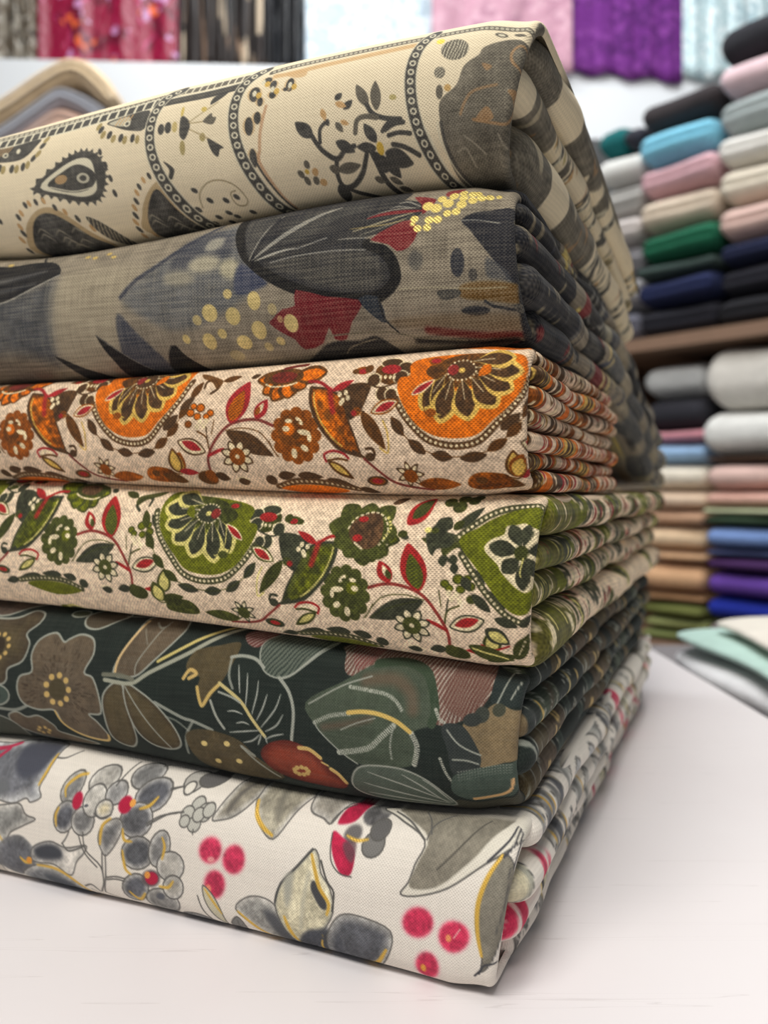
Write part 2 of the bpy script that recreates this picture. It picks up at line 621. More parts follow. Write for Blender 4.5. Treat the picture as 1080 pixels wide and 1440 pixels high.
    P.ell(*b(240, 390)[0], 2, 8, (214, 190, 110)); P.ell(*b(350, 372)[0], 4, 4, (214, 190, 110))
    P.fill(b(150, 665, 180, 680, 200, 705, 180, 750, 165, 740, 175, 705), G)
    P.line(b(285, 870, 295, 810, 350, 755, 420, 740, 490, 765, 525, 820, 500, 850, 460, 845, 450, 800, 480, 785), 1.6, (166, 150, 116))
    for x, y in ((275, 795), (335, 835), (338, 915), (415, 830), (400, 890), (475, 812), (385, 945), (520, 885), (260, 880), (430, 910), (300, 950)):
        P.ell(*b(x, y)[0], 4.2, 3, G, rot=20)
    # right of column B
    for x, y, rx, ry in ((620, 290, 8, 12), (655, 335, 4, 7), (678, 200, 6, 5), (715, 232, 5, 7), (720, 295, 5, 6), (812, 238, 6, 11), (600, 470, 6, 13), (645, 425, 5, 9), (612, 630, 5, 12), (790, 265, 4, 3)):
        P.ell(*b(x, y)[0], rx + 3, ry, (216, 186, 140), a=.7); P.ell(*b(x, y)[0], rx, ry, G, mot=.2)
    for x, y in ((618, 285), (812, 240), (715, 262), (655, 215)):
        P.ell(*b(x, y)[0], 3, 5, L); P.ell(*b(x + 25, y + 12)[0], 4, 5, (214, 178, 96))
    P.line(b(690, 360, 660, 500, 650, 590, 640, 650, 700, 780, 745, 865), 5, (200, 160, 124), a=.8)
    P.line(b(605, 600, 640, 690, 690, 780, 740, 870), 3, G)
    for dx, dy in ((0, -14), (9, -4), (7, 8), (-5, 9), (-11, 0), (16, 10)):
        P.ell(430 + dx, 241 + dy * .8, 4, 5, G2 if dx < 9 else T, rot=dx * 4)
    P.ell(428, 238, 3, 3, (214, 180, 90))
    # branch and big flower
    P.leaf(*c(172, 680)[0], *c(80, 605)[0], 19, G, mot=.2)
    P.line(c(165, 670, 210, 740, 280, 780, 330, 740, 385, 718), 6.5, G)
    P.line(c(280, 780, 262, 850, 275, 900, 330, 890, 400, 830, 442, 755), 6.5, G)
    P.line(c(208, 705, 215, 640, 255, 600), 5.5, G)
    P.line(c(275, 900, 340, 930, 420, 955, 460, 965), 6, G, taper=.5)
    P.leaf(*c(270, 880)[0], *c(255, 990)[0], 17, G)
    for x0, y0, x1, y1, wd, col in ((290, 700, 385, 745, 15, G), (300, 605, 335, 655, 9, G2), (245, 590, 262, 625, 8, G), (228, 535, 245, 600, 8, T), (325, 600, 370, 615, 7, T),
                                    (300, 490, 335, 452, 9, G), (345, 540, 392, 490, 10, G), (300, 505, 360, 525, 9, T), (230, 820, 285, 830, 10, G2), (270, 830, 400, 800, 12, G2)):
        P.leaf(*c(x0, y0)[0], *c(x1, y1)[0], wd, col)
    P.leaf(*c(475, 525)[0], *c(412, 405)[0], 15, G2); P.leaf(*c(522, 545)[0], *c(514, 385)[0], 15, G2)
    P.line(c(470, 515, 500, 560, 560, 582, 645, 585), 6.5, G)
    P.line(c(400, 655, 415, 595, 460, 575, 520, 580), 7, G2)
    P.leaf(*c(505, 700)[0], *c(450, 610)[0], 15, G); P.leaf(*c(500, 725)[0], *c(396, 722)[0], 13, G)
    for q in (c(545, 645, 580, 605, 640, 590), c(575, 665, 630, 650, 690, 652), c(590, 705, 650, 715, 720, 748), c(560, 640, 610, 610, 660, 600)):
        P.line(q, 6, G)
    P.leaf(*c(540, 745)[0], *c(680, 785)[0], 22, G); P.leaf(*c(540, 760)[0], *c(590, 850)[0], 17, G)
    P.line(c(480, 760, 492, 810, 512, 880, 560, 955), 8, G)
    P.fill(c(460, 740, 520, 750, 560, 790, 520, 830, 480, 800), G)
    for x0, y0, x1, y1 in ((530, 850, 590, 880), (560, 900, 625, 920), (450, 855, 500, 870)):
        P.leaf(*c(x0, y0)[0], *c(x1, y1)[0], 9, G2)
    P.ell(*c(520, 725)[0], 5, 8, (222, 188, 84), gold=.4); P.ell(*c(610, 475)[0], 5, 4, (190, 176, 120))
    # corner: flower, dots and the great grey paisley
    P.ell(*e(305, 310)[0], 20, 18, G2, hatch=(15, 5, L, .28)); P.ell(*e(212, 485)[0], 8, 8.5, G2, hatch=(60, 4, L, .3))
    P.ell(*e(212, 620)[0], 5, 10, G2); P.ell(*e(268, 592)[0], 5, 5, (206, 170, 110)); P.ell(*e(192, 235)[0], 6, 5, (232, 206, 84), gold=.4)
    P.ell(*e(605, 165)[0], 9, 4.2, G2); P.ell(*e(605, 165)[0], 5, 2, L); P.ell(*e(728, 144)[0], 8.5, 3, G2)
    big = e(205, 720, 240, 650, 330, 572, 378, 440, 470, 355, 500, 292, 600, 222, 700, 185, 800, 200, 838, 120, 860, -150, 1250, -150, 1250, 700, 1250, 1500, 420, 1500, 330, 1280, 250, 1100, 215, 900)
    P.fill(big, (112, 106, 94), mot=.16, hatch=(30, 3.2, (140, 132, 116), .35))
    T2 = (178, 142, 102)
    P.line(e(830, 242, 735, 240, 682, 310, 705, 392, 810, 432), 4.2, T2, a=.85)
    P.line(e(850, 578, 700, 598, 728, 700, 655, 802, 555, 805, 430, 790), 4.2, T2, a=.85)
    P.fill(e(660, 580, 760, 575, 715, 640), T2, a=.9); P.fill(e(520, 700, 560, 770, 500, 800, 440, 795), T2, a=.9)
    P.line(e(590, 548, 440, 610, 380, 690, 350, 760), 4, T2, a=.7)
    P.fill(e(495, 410, 560, 420, 525, 460), T2, a=.8)
    for q in (e(580, 870, 605, 930, 635, 965), e(360, 890, 420, 930, 480, 990), e(300, 980, 360, 960, 400, 1060), e(640, 1020, 720, 1100, 820, 1120)):
        P.line(q, 2.4, (168, 160, 142), a=.85)
    P.ell(*e(800, 935)[0], 9, 7, (188, 176, 150)); P.ell(*e(1000, 700)[0], 12, 16, (188, 176, 150)); P.ell(*e(1050, 400)[0], 9, 20, (188, 176, 150))
    for q in (colA, colB, colC):
        P.ringband(q, 15, G, L, 13.6, 4.9, 2.6, edgecol=L)
    P.line(c(770, 620, 805, 700, 850, 800, 910, 900), 2.4, L); P.line(c(840, 600, 850, 690, 890, 790, 950, 900), 2.2, L, a=.8)
    P.line(c(860, 600, 870, 690, 905, 790, 960, 890), 5, G, a=.8)


def print_night_leaves(P):
    """grey linen with navy washes, black leaves, crimson and gold dots"""
    D, D2, RD, GO, BL = (22, 22, 28), (62, 61, 62), (134, 26, 40), (214, 190, 124), (62, 66, 80)
    a, b, c = zq(0, 330, .2593), zq(240, 270, .2593), zq(480, 250, .2593)
    n = P.n2
    P.img *= (1 + .10 * n)[..., None]
    P.fill(a(-200, 420, 120, 330, 320, 250, 330, 460, 300, 640, 290, 850, -200, 850), (80, 82, 86), soft=14, mot=.12)
    P.fill(a(330, 250, 640, 180, 820, 200, 680, 420, 640, 640, 420, 800, 320, 620), (172, 160, 136), soft=16, a=.75)
    P.fill(a(640, 800, 300, 700, 60, 640, -200, 700, -200, 860, 640, 870), (128, 112, 90), soft=14, a=.7)
    P.fill(a(700, 350, 780, 250, 980, 90, 1200, -60, 1350, -40, 1420, 240, 1300, 380, 1000, 520, 760, 430), (104, 105, 106), soft=8, mot=.1)
    P.line(a(690, 352, 760, 262, 860, 182, 980, 82, 1090, -10, 1150, -80), 6.5, BL, soft=1.8)
    P.fill(a(990, 60, 1120, -30, 1250, 0, 1240, 130, 1060, 200, 940, 220), BL, soft=9, a=.7)
    P.ell(*b(200, 400)[0], 22, 13, (176, 168, 146), soft=7, rot=-15); P.ell(*b(335, 425)[0], 14, 15, (180, 172, 146), soft=6, rot=-30)
    P.ell(*b(235, 285)[0], 14, 9, (156, 152, 140), soft=5, rot=-40); P.ell(*b(70, 480)[0], 22, 12, (150, 144, 128), soft=8)
    P.fill(b(385, 400, 480, 438, 545, 500, 500, 535, 400, 565, 360, 530), (66, 74, 98), soft=4)
    P.fill(a(670, 440, 745, 520, 870, 690, 830, 760, 640, 760, 655, 600), (66, 70, 84), soft=3, a=.9)
    P.fill(a(280, 652, 400, 708, 535, 775, 420, 830, 400, 800, 340, 720), D, sm=2)
    P.fill(a(540, 548, 640, 630, 760, 718, 860, 780, 640, 800, 590, 680), D, sm=2)
    P.fill(a(935, 592, 975, 645, 1060, 730, 1060, 800, 880, 800, 900, 690), D, sm=2)
    P.line(a(545, 552, 640, 632, 760, 720), 1.6, (150, 146, 136), a=.7)
    P.fill(a(-250, 170, 0, 168, 150, 138, 272, 148, 328, 220, 200, 292, 80, 362, 0, 388, -250, 460), D, sm=3)
    P.line(a(-200, 300, 0, 262, 120, 232, 240, 196), 6, (84, 84, 86), soft=3, taper=.6); P.line(a(-200, 360, 0, 322, 110, 296, 200, 270), 5, (78, 78, 80), soft=3, taper=.6)
    P.line(a(0, 388, 80, 362, 200, 292, 326, 222), 2, (168, 164, 152))
    P.line(a(170, 100, 185, 125, 200, 138), 3, D)
    for x, y in ((490, 120), (440, 112), (10, 155), (560, 95), (600, 118)):
        P.ell(*a(x, y)[0], 4, 2.6, (214, 186, 110), gold=.4, soft=1.5)
    # the great dark leaf
    leaf = b(325, 130, 350, 232, 392, 330, 442, 388, 520, 445, 640, 505, 800, 560, 950, 580, 1080, 580, 1160, 566, 1230, 500, 1232, 400, 1180, 330, 1080, 280, 1090, 130, 1240, 40, 1240, -60, 900, -60, 600, 20, 420, 80)
    P.fill(leaf, (50, 50, 54), mot=.1)
    P.line(b(345, 120, 362, 232, 402, 330, 452, 388, 530, 450, 640, 510, 800, 566, 950, 586, 1080, 586, 1160, 566, 1236, 490, 1226, 400, 1170, 330, 1090, 300), 15, (16, 16, 22))
    P.fill(b(500, 400, 640, 360, 800, 335, 960, 325, 1080, 335, 1170, 380, 1190, 470, 1130, 540, 1000, 555, 820, 530, 660, 470), (74, 72, 70), mot=.1, edge=((50, 50, 54), 7))
    P.fill(b(390, 150, 520, 120, 560, 110, 470, 300, 430, 360), (78, 77, 76), a=.8, soft=3)
    P.fill(b(620, 180, 760, 100, 900, 60, 1060, 60, 900, 160, 640, 300), (68, 68, 68), a=.8, soft=4)
    LV = (176, 172, 160)
    P.line(b(438, 382, 490, 260, 530, 180, 575, 110), 4, LV, taper=.75); P.line(b(455, 380, 600, 255, 700, 180, 800, 115, 905, 68), 7.5, (150, 147, 138), taper=.85)
    P.line(b(470, 385, 560, 350, 640, 325, 710, 315), 3.6, LV, taper=.8); P.line(b(560, 395, 700, 360, 900, 335, 1080, 330), 1.8, (140, 138, 132))
    P.line(b(700, 320, 850, 265, 950, 240, 1060, 200), 2, (130, 128, 124)); P.line(b(640, 300, 760, 280, 900, 210), 6, (40, 40, 46), a=.8)
    P.line(b(560, 140, 500, 260, 460, 360), 7, (40, 40, 46), a=.8)
    # feathery petals, crimson
    P.fill(c(-40, 230, 150, 200, 300, 110, 420, 130, 430, 200, 340, 250, 180, 330, -40, 360), (48, 48, 52))
    for q, wd, cc in ((c(415, 180, 250, 240, 80, 305), 3, (158, 148, 120)), (c(400, 200, 260, 270, 120, 325), 2, (120, 116, 104)), (c(400, 160, 280, 170, 150, 215), 2, (140, 130, 120)),
                      (c(420, 150, 350, 120, 300, 130), 2.5, (150, 146, 136)), (c(380, 160, 300, 150, 260, 165), 2.5, (128, 126, 120)), (c(360, 230, 240, 265, 60, 290), 2, (170, 150, 100)), (c(0, 350, 60, 345, 160, 340), 1.5, (150, 148, 140))):
        P.line(q, wd, cc, taper=.5)
    P.line(c(445, 178, 300, 188, 210, 205, 145, 228), 6, RD, taper=.7)
    P.fill(c(370, 85, 440, 88, 500, 108, 470, 170, 440, 200, 425, 140), RD, sm=2)
    P.fill(c(178, 352, 290, 268, 390, 235, 425, 310, 385, 390, 320, 412, 270, 375), RD, sm=2)
    P.fill(c(540, 65, 560, 35, 640, 20, 600, 70, 560, 85), RD)
    P.line(c(180, 360, 270, 380, 320, 418), 2, (150, 140, 120))
    # gold clusters
    for x, y, r in ((463, 150, 30), (510, 163, 30), (570, 132, 30), (530, 103, 24), (592, 82, 26), (645, 140, 28), (622, 185, 24), (575, 196, 22), (527, 232, 24), (482, 236, 24), (402, 230, 22), (424, 286, 22),
                    (475, 280, 22), (648, 96, 24), (700, 112, 24), (742, 88, 24), (692, 68, 24), (785, 74, 22), (395, 260, 14), (720, 60, 20), (640, 60, 22), (830, 60, 16)):
        P.ell(*c(x, y)[0], r * .27, r * .25, (228, 206, 122), gold=.55)
    for x, y, rx, ry, al in ((468, 595, 9.5, 13, 1), (230, 662, 10, 12, 1), (347, 675, 10, 12, 1), (475, 745, 10.5, 12, 1), (202, 805, 9, 10.5, 1), (380, 806, 10.5, 9, 1), (655, 710, 10, 12, 1), (276, 765, 6, 6.5, 1), (326, 560, 6, 7, .9),
                          (162, 700, 6, 7, .8), (85, 796, 5.2, 6, 1), (576, 798, 6, 5.4, .9), (502, 826, 6, 5.4, .7), (565, 640, 6.5, 8, .6), (316, 872, 10, 7, .45), (600, 690, 4, 5, .7)):
        pass
    # wedge, oval, bands at the corner
    P.fill(c(655, 240, 720, 188, 800, 165, 900, 135, 1100, 120, 1100, 620, 930, 575, 870, 500, 780, 385, 700, 285), (42, 43, 52), sm=2)
    P.line(c(660, 240, 760, 232, 860, 240), 1.6, (150, 148, 140))
    P.fill(c(800, 440, 900, 510, 940, 590, 880, 560, 800, 545), (74, 78, 86), a=.7, soft=3)
    P.ell(*c(643, 470)[0], 10, 20, (58, 60, 68)); P.ell(*c(725, 535)[0], 6, 9, (84, 80, 76)); P.ell(*c(420, 460)[0], 10, 14, (104, 100, 94), soft=3)
    P.fill(c(660, 590, 780, 570, 960, 585, 1060, 610, 1060, 700, 820, 670, 660, 650), (124, 92, 42), soft=3)
    P.line(c(330, 612, 520, 600, 700, 606, 900, 602), 2, (178, 168, 140), a=.8)
    P.ell(*c(725, 716)[0], 20, 6, (56, 58, 64)); P.line(c(780, 670, 830, 700, 960, 722), 4, (56, 58, 64)); P.fill(c(530, 620, 640, 610, 650, 640, 560, 665), (80, 78, 74))
    P.fill(c(300, 760, 700, 730, 1000, 760, 1000, 820, 600, 800, 300, 800), (120, 98, 70), a=.6, soft=5)
    P.line(c(450, 812, 600, 825, 800, 840, 1010, 850), 9, (112, 36, 36), soft=2.5); P.line(c(380, 865, 600, 870, 900, 880), 8, (44, 40, 40), soft=3)
    # beyond the corner: mostly dark
    rr = random.Random(9)
    P.fill([(738, 200), (900, 200), (900, 540), (738, 540), (730, 400)], (44, 45, 52), soft=2, mot=.15)
    for i in range(46):
        x, y = rr.uniform(735, 880), rr.uniform(235, 500)
        cc = rr.choice([(30, 31, 38), (64, 64, 68), (120, 110, 92), (150, 138, 114), (58, 62, 76), (96, 92, 86), (40, 42, 50), (126, 28, 40), (54, 56, 66)])
        P.leaf(x, y, x + rr.uniform(-26, 26), y + rr.uniform(-30, 30), rr.uniform(6, 20), cc, soft=1.5)
    # crimson field with a ragged foot
    P.fill(b(700, 540, 860, 575, 1040, 592, 1030, 650, 985, 700, 932, 785, 868, 785, 855, 728, 800, 805, 690, 838, 655, 790, 600, 760, 538, 712, 560, 690, 620, 640, 690, 622), (126, 26, 40), sm=2, mot=.08)
    P.fill(c(110, 662, 215, 650, 240, 780, 170, 745), (52, 60, 70), sm=2); P.line(c(215, 655, 235, 760, 290, 825), 2.5, (40, 42, 46))
    P.fill(b(740, 860, 850, 800, 1000, 790, 1100, 770, 1200, 860, 1150, 930, 700, 930), (42, 41, 44), soft=2)
    P.fill(b(-10, 830, 40, 880, 110, 960, -60, 960), D, soft=2)
    P.line(b(900, 860, 950, 820, 1090, 780), 1.6, (120, 110, 92))
    P.line(c(-100, 850, 100, 830, 250, 825, 400, 850, 640, 860), 2, (120, 112, 94))
    for x, y, rx, ry, al in ((468, 595, 9.5, 13, 1), (230, 662, 10, 12, 1), (347, 675, 10, 12, 1), (475, 745, 10.5, 12, 1), (202, 805, 9, 10.5, 1), (380, 806, 10.5, 9, 1), (655, 710, 10, 12, 1), (276, 765, 6, 6.5, 1), (326, 560, 6, 7, .9),
                          (162, 700, 6, 7, .8), (85, 796, 5.2, 6, 1), (576, 798, 6, 5.4, .9), (502, 826, 6, 5.4, .7), (565, 640, 6.5, 8, .6), (316, 872, 10, 7, .45), (600, 690, 4, 5, .7)):
        P.ell(*b(x, y)[0], rx, ry, (218, 196, 134), a=al, gold=.5 * al, mot=.08)


def garden_design(P, C):
    """paisley, sprig, rosette, wing flower: the motif shared by the orange and the green cloth"""
    a, b, c = zq(0, 510, .2407), zq(240, 510, .2407), zq(490, 480, .25)
    OR, BR, DK, RU, RD, GO, CR = C['or'], C['br'], C['dk'], C['ru'], C['rd'], C['go'], C['cr']
    g = C.get('gold', .4)
    # ---- paisley
    P.fill(c(160, 140, 260, 110, 350, 140, 330, 220, 240, 250, 160, 210), BR, mot=.15)
    for x, y, rx, ry, r in ((150, 222, 9, 9, 0), (232, 118, 15, 7, 0), (325, 150, 12, 8, 20), (205, 300, 8, 10, 0), (300, 205, 10, 9, 0), (255, 305, 8, 8, 0)):
        P.ell(*c(x, y)[0], rx + 1.6, ry + 1.6, CR, rot=r); P.ell(*c(x, y)[0], rx, ry, DK, rot=r)
    P.ell(*c(238, 158)[0], 14, 7, RD)
    for x in (185, 212, 240, 262):
        P.ell(*c(x, 205)[0], 2, 3, CR)
    P.line(c(120, 240, 180, 265, 250, 250, 290, 230), 2.4, DK)
    P.line(c(1030, 180, 985, 285, 935, 360, 850, 460, 750, 562, 620, 590, 480, 562, 392, 490, 325, 405, 285, 330), 11, C['bd'])
    body = c(345, 125, 420, 90, 600, 68, 780, 60, 900, 35, 985, 62, 1008, 150, 975, 270, 900, 372, 832, 442, 742, 528, 620, 548, 500, 532, 400, 470, 330, 372, 288, 272, 296, 210, 350, 195)
    P.fill(body, OR, mot=.06)
    P.beads(c(1030, 180, 985, 285, 935, 360, 850, 460, 750, 562, 620, 590, 480, 562, 392, 490, 325, 405, 285, 330), 7.4, 2.3, CR, gold=g * .5)
    P.line(c(1010, 150, 975, 275, 902, 378, 834, 448, 744, 534, 620, 554, 500, 538, 398, 476, 326, 376, 284, 275), 1.6, CR, a=.8, dash=(5, 3))
    # blossom inside the paisley
    P.fill(c(470, 190, 520, 110, 640, 70, 800, 62, 900, 90, 880, 170, 800, 230, 700, 260, 560, 260), BR, mot=.25)
    for x0, y0, x1, y1, wd in ((560, 190, 430, 395, 26), (600, 200, 535, 470, 30), (650, 210, 700, 455, 32), (700, 205, 850, 375, 32), (720, 180, 935, 270, 30), (720, 150, 985, 150, 28), (700, 115, 930, 62, 24)):
        P.leaf(*c(x0, y0)[0], *c(x1, y1)[0], wd + 8, GO, belly=.64, gold=g * .6)
        P.leaf(*c(x0, y0)[0], *c(x1 * .9 + x0 * .1, y1 * .9 + y0 * .1)[0], wd - 4, DK, belly=.62, mot=.2)
        P.line(c(x0, y0, (x0 + x1) / 2, (y0 + y1) / 2), 1.4, CR, a=.8)
    P.ell(*c(640, 165)[0], 21, 14, DK); P.beads(c(560, 170, 600, 118, 680, 112, 725, 165, 690, 215, 600, 222, 560, 175), 6, 1.5, CR)
    P.ell(*c(595, 165)[0], 8, 8, RD, a=.7); P.ell(*c(645, 168)[0], 4.5, 4, GO, gold=g)
    P.ell(*c(485, 110)[0], 11, 6, RU); P.ell(*c(485, 110)[0], 7, 3.6, RD); P.ell(*c(500, 172)[0], 15, 10, BR, mot=.2)
    P.leaf(*c(370, 308)[0], *c(500, 220)[0], 12, CR); P.leaf(*c(378, 302)[0], *c(490, 228)[0], 8, RD)
    P.line(c(495, 230, 480, 330, 500, 400, 540, 420), 1.8, GO); P.line(c(440, 300, 440, 360, 460, 420), 1.6, BR); P.ell(*c(485, 408)[0], 8, 6, RU)
    P.fill(c(760, 140, 800, 130, 800, 180, 740, 200), OR)
    # leaves round the paisley
    for x0, y0, x1, y1 in ((262, 430, 330, 535), (355, 555, 450, 635), (480, 635, 600, 655), (640, 660, 790, 640), (790, 620, 900, 555), (895, 545, 985, 460), (985, 430, 1060, 320), (1060, 300, 1120, 180)):
        P.leaf(*c(x0, y0)[0], *c(x1, y1)[0], 15, BR if x0 > 700 else DK, belly=.5)
    P.line(c(262, 430, 355, 555, 480, 630, 620, 650, 790, 620, 900, 540, 990, 430), 1.3, BR)
    # curl above the sprig
    P.line(b(205, 150, 210, 110, 260, 110, 285, 150, 250, 185), 4, DK); P.leaf(*b(300, 110)[0], *b(400, 80)[0], 9, BR); P.fill(b(150, 60, 230, 80, 300, 110, 280, 160, 240, 120, 170, 90), BR, a=.9)
    P.leaf(*b(90, 285)[0], *b(165, 200)[0], 10, DK); P.leaf(*b(0, 400)[0], *b(80, 310)[0], 14, DK)
    P.leaf(*b(70, 690)[0], *b(-60, 650)[0], 14, BR)
    # ---- small blossom and red eye
    for x, y, r in ((150, 300, 22), (165, 262, 18), (205, 270, 24), (262, 300, 20), (240, 320, 18), (140, 365, 20), (190, 320, 20)):
        P.ell(*b(x, y)[0], r * .26, r * .27, BR)
        P.ell(*b(x, y)[0], r * .19, r * .19, OR if y < 340 else RU)
    for x, y in ((205, 350), (225, 375), (190, 380), (240, 345)):
        P.ell(*b(x, y)[0], 3, 4, CR)
    P.line(b(190, 405, 240, 440, 250, 510), 2.4, BR); P.line(b(240, 380, 245, 440), 2, DK); P.line(b(285, 340, 270, 420), 1.4, BR)
    P.leaf(*b(75, 460)[0], *b(230, 525)[0], 23, DK, belly=.5); P.leaf(*b(84, 464)[0], *b(222, 520)[0], 18, CR, belly=.5); P.leaf(*b(102, 462)[0], *b(205, 512)[0], 12, RD, belly=.5)
    P.leaf(*b(45, 640)[0], *b(42, 500)[0], 19, BR, belly=.4); P.leaf(*b(45, 630)[0], *b(42, 515)[0], 13, GO, belly=.4, gold=g)
    P.leaf(*b(50, 630)[0], *b(160, 640)[0], 9, RD)
    # ---- sprig
    P.line(b(232, 640, 236, 560, 280, 470, 350, 382, 430, 345, 530, 337, 625, 372), 4.2, C['st'])
    P.line(b(240, 545, 290, 520, 330, 505), 5, RD, taper=.3)
    P.leaf(*b(375, 358)[0], *b(460, 112)[0], 30, RD, belly=.45); P.leaf(*b(380, 345)[0], *b(440, 165)[0], 19, RU, belly=.42, hatch=(60, 4, OR, .4))
    P.leaf(*b(522, 332)[0], *b(585, 220)[0], 18, RD); P.leaf(*b(532, 305)[0], *b(565, 240)[0], 7, CR); P.leaf(*b(520, 312)[0], *b(545, 262)[0], 7, RU)
    P.line(b(350, 400, 450, 385, 560, 420, 640, 545), 1.4, BR)
    P.leaf(*b(620, 545)[0], *b(352, 405)[0], 26, DK, belly=.55, mot=.1); P.line(b(610, 538, 500, 460, 380, 410), 1.2, BR); P.line(b(600, 460, 620, 510, 650, 550), 1.4, BR)
    for i in range(8):
        t = i * math.pi / 4 + .35
        x, y = b(405, 548)[0]
        P.leaf(x + 5 * math.cos(t), y + 5 * math.sin(t), x + 23 * math.cos(t), y + 24 * math.sin(t), 12, DK, belly=.5)
        P.leaf(x + 7 * math.cos(t), y + 7 * math.sin(t), x + 20 * math.cos(t), y + 21 * math.sin(t), 8, CR, belly=.55)
    P.ell(*b(405, 548)[0], 11, 12, RU); P.ell(*b(405, 548)[0], 3, 3, CR)
    # ---- rosette
    for i in range(12):
        t = i * math.pi / 6
        P.ell(422 + 26 * math.cos(t), 613 + 31 * math.sin(t), 8.5, 9, RU)
    P.ell(422, 613, 29, 34, RU, mot=.18); P.ell(412, 606, 15, 22, BR, a=.5)
    P.ell(412, 604, 8, 9, OR, soft=2)
    for x, y, rx, ry, r in ((775, 345, 7, 3, 50), (800, 410, 9, 4, 10), (740, 530, 4, 7, 0), (800, 500, 6, 4, 40), (700, 390, 5, 4, 0), (715, 345, 5, 3, 0), (830, 440, 3, 6, 0)):
        P.ell(*b(x, y)[0], rx, ry, CR, rot=r)
    P.ell(*b(760, 430)[0], 5, 5, BR); P.ell(*b(770, 480)[0], 4, 3, BR); P.ell(*b(762, 350)[0], 4, 2, BR)
    # ---- petal flower on top
    for tx, ty, wd in ((500, 105, 16), (548, 188, 20), (612, 232, 20), (705, 218, 22), (800, 150, 20), (905, 52, 22)):
        P.leaf(*b(690, 90)[0], *b(tx, ty)[0], wd + 8, BR, belly=.58, mot=.2); P.leaf(*b(690, 92)[0], *b(tx * .93 + 48, ty * .93 + 6)[0], wd - 4, OR, belly=.62, mot=.2)
    P.fill(b(560, 60, 640, 30, 740, 40, 770, 90, 700, 130, 600, 130, 540, 110), BR, mot=.2)
    P.fill(b(585, 75, 650, 50, 730, 70, 700, 115, 610, 118), C['wine'], mot=.2)
    P.line(b(560, 130, 600, 145, 680, 140, 740, 120), 2.4, CR); P.line(b(640, 30, 700, 10, 760, 0), 6, C['wine'])
    P.leaf(*b(460, 90)[0], *b(510, 70)[0], 7, DK)
    # ---- wing flower
    wing = b(828, 150, 834, 230, 880, 350, 950, 450, 1010, 505, 1120, 540, 1085, 420, 1050, 330, 1030, 250, 985, 190, 920, 160)
    P.fill(wing, RU, mot=.3)
    P.fill(b(850, 185, 860, 260, 900, 345, 960, 430, 1020, 490, 1080, 515, 1040, 400, 1000, 320, 960, 250, 920, 190), OR, mot=.35, soft=3, a=.8)
    for x, y in ((890, 250), (930, 320), (1010, 400), (950, 300), (1050, 470)):
        P.ell(*b(x, y)[0], 4, 8, BR, soft=4, rot=-30, a=.8)
    P.line(b(830, 150, 834, 235, 876, 350, 948, 452, 1010, 508, 1125, 545), 5, DK); P.line(b(850, 180, 856, 240, 894, 345, 960, 440, 1015, 488), 2.2, GO, gold=g)
    P.line(b(830, 150, 920, 158, 1000, 195), 3.6, DK); P.line(b(1030, 250, 1060, 350, 1095, 440, 1125, 540), 3, DK)
    P.fill(b(990, 180, 1030, 140, 1120, 120, 1180, 140, 1165, 210, 1130, 290, 1060, 340, 1030, 270), DK, mot=.15)
    for x, y in ((1000, 190), (1020, 225), (1035, 180), (1050, 210), (1010, 240)):
        P.ell(*b(x, y)[0], 3, 4, CR)
    P.line(b(940, 165, 950, 220, 965, 290), 8, RD, soft=2, a=.85); P.line(b(812, 112, 880, 120, 945, 165), 4.4, RD); P.leaf(*b(950, 170)[0], *b(1075, 105)[0], 10, RD)
    P.ell(*b(1110, 290)[0], 6, 6, RU, soft=2); P.ell(*b(1090, 300)[0], 4, 4, RD, soft=2)
    P.line(c(40, 615, 80, 640, 120, 660, 160, 640, 150, 605, 115, 605), 4, DK); P.ell(*c(135, 650)[0], 7, 6, DK)
    P.line(c(100, 660, 180, 735, 240, 785, 330, 815, 450, 835), 3.6, C['st'])
    P.ell(*c(75, 165)[0], 11, 6, RU); P.ell(*c(75, 170)[0], 6, 4, RD); P.ell(*c(110, 155)[0], 6, 6, BR); P.ell(*c(35, 170)[0], 5, 4, BR)
    # ---- leaf drop and red leaf
    P.leaf(*c(95, 400)[0], *c(225, 610)[0], 19, BR, belly=.42, mot=.1); P.line(c(215, 450, 240, 520, 238, 625, 195, 600), 2.4, GO, gold=g); P.line(c(110, 400, 60, 390), 1.6, DK)
    P.leaf(*c(145, 408)[0], *c(300, 338)[0], 20, RU, belly=.5); P.leaf(*c(152, 404)[0], *c(292, 342)[0], 15, CR, belly=.5); P.leaf(*c(172, 400)[0], *c(280, 348)[0], 11, RD, belly=.5)
    # ---- curl bud
    P.line(b(915, 575, 908, 535, 960, 515, 1020, 530, 1048, 558), 3.4, RD); P.line(b(930, 560, 960, 535, 1010, 548), 3, CR); P.line(b(925, 570, 990, 560, 1040, 570), 3, BR)
    P.leaf(*b(925, 575)[0], *b(1060, 675)[0], 14, BR, belly=.45); P.leaf(*b(940, 585)[0], *b(1035, 655)[0], 8, GO, belly=.45, gold=g)
    # ---- foot of the repeat
    for i in range(7):
        t = i * math.pi * 2 / 7
        x, y = c(345, 745)[0]
        P.leaf(x, y, x + 21 * math.cos(t), y + 19 * math.sin(t), 9, DK); P.leaf(x + 8 * math.cos(t), y + 7 * math.sin(t), x + 17 * math.cos(t), y + 15 * math.sin(t), 5, CR)
    P.ell(*c(345, 755)[0], 10, 9, RU)
    P.ell(*c(150, 782)[0], 15, 7, DK); P.ell(*c(150, 782)[0], 11, 5, RU); P.ell(*c(150, 782)[0], 8, 3.6, RD)
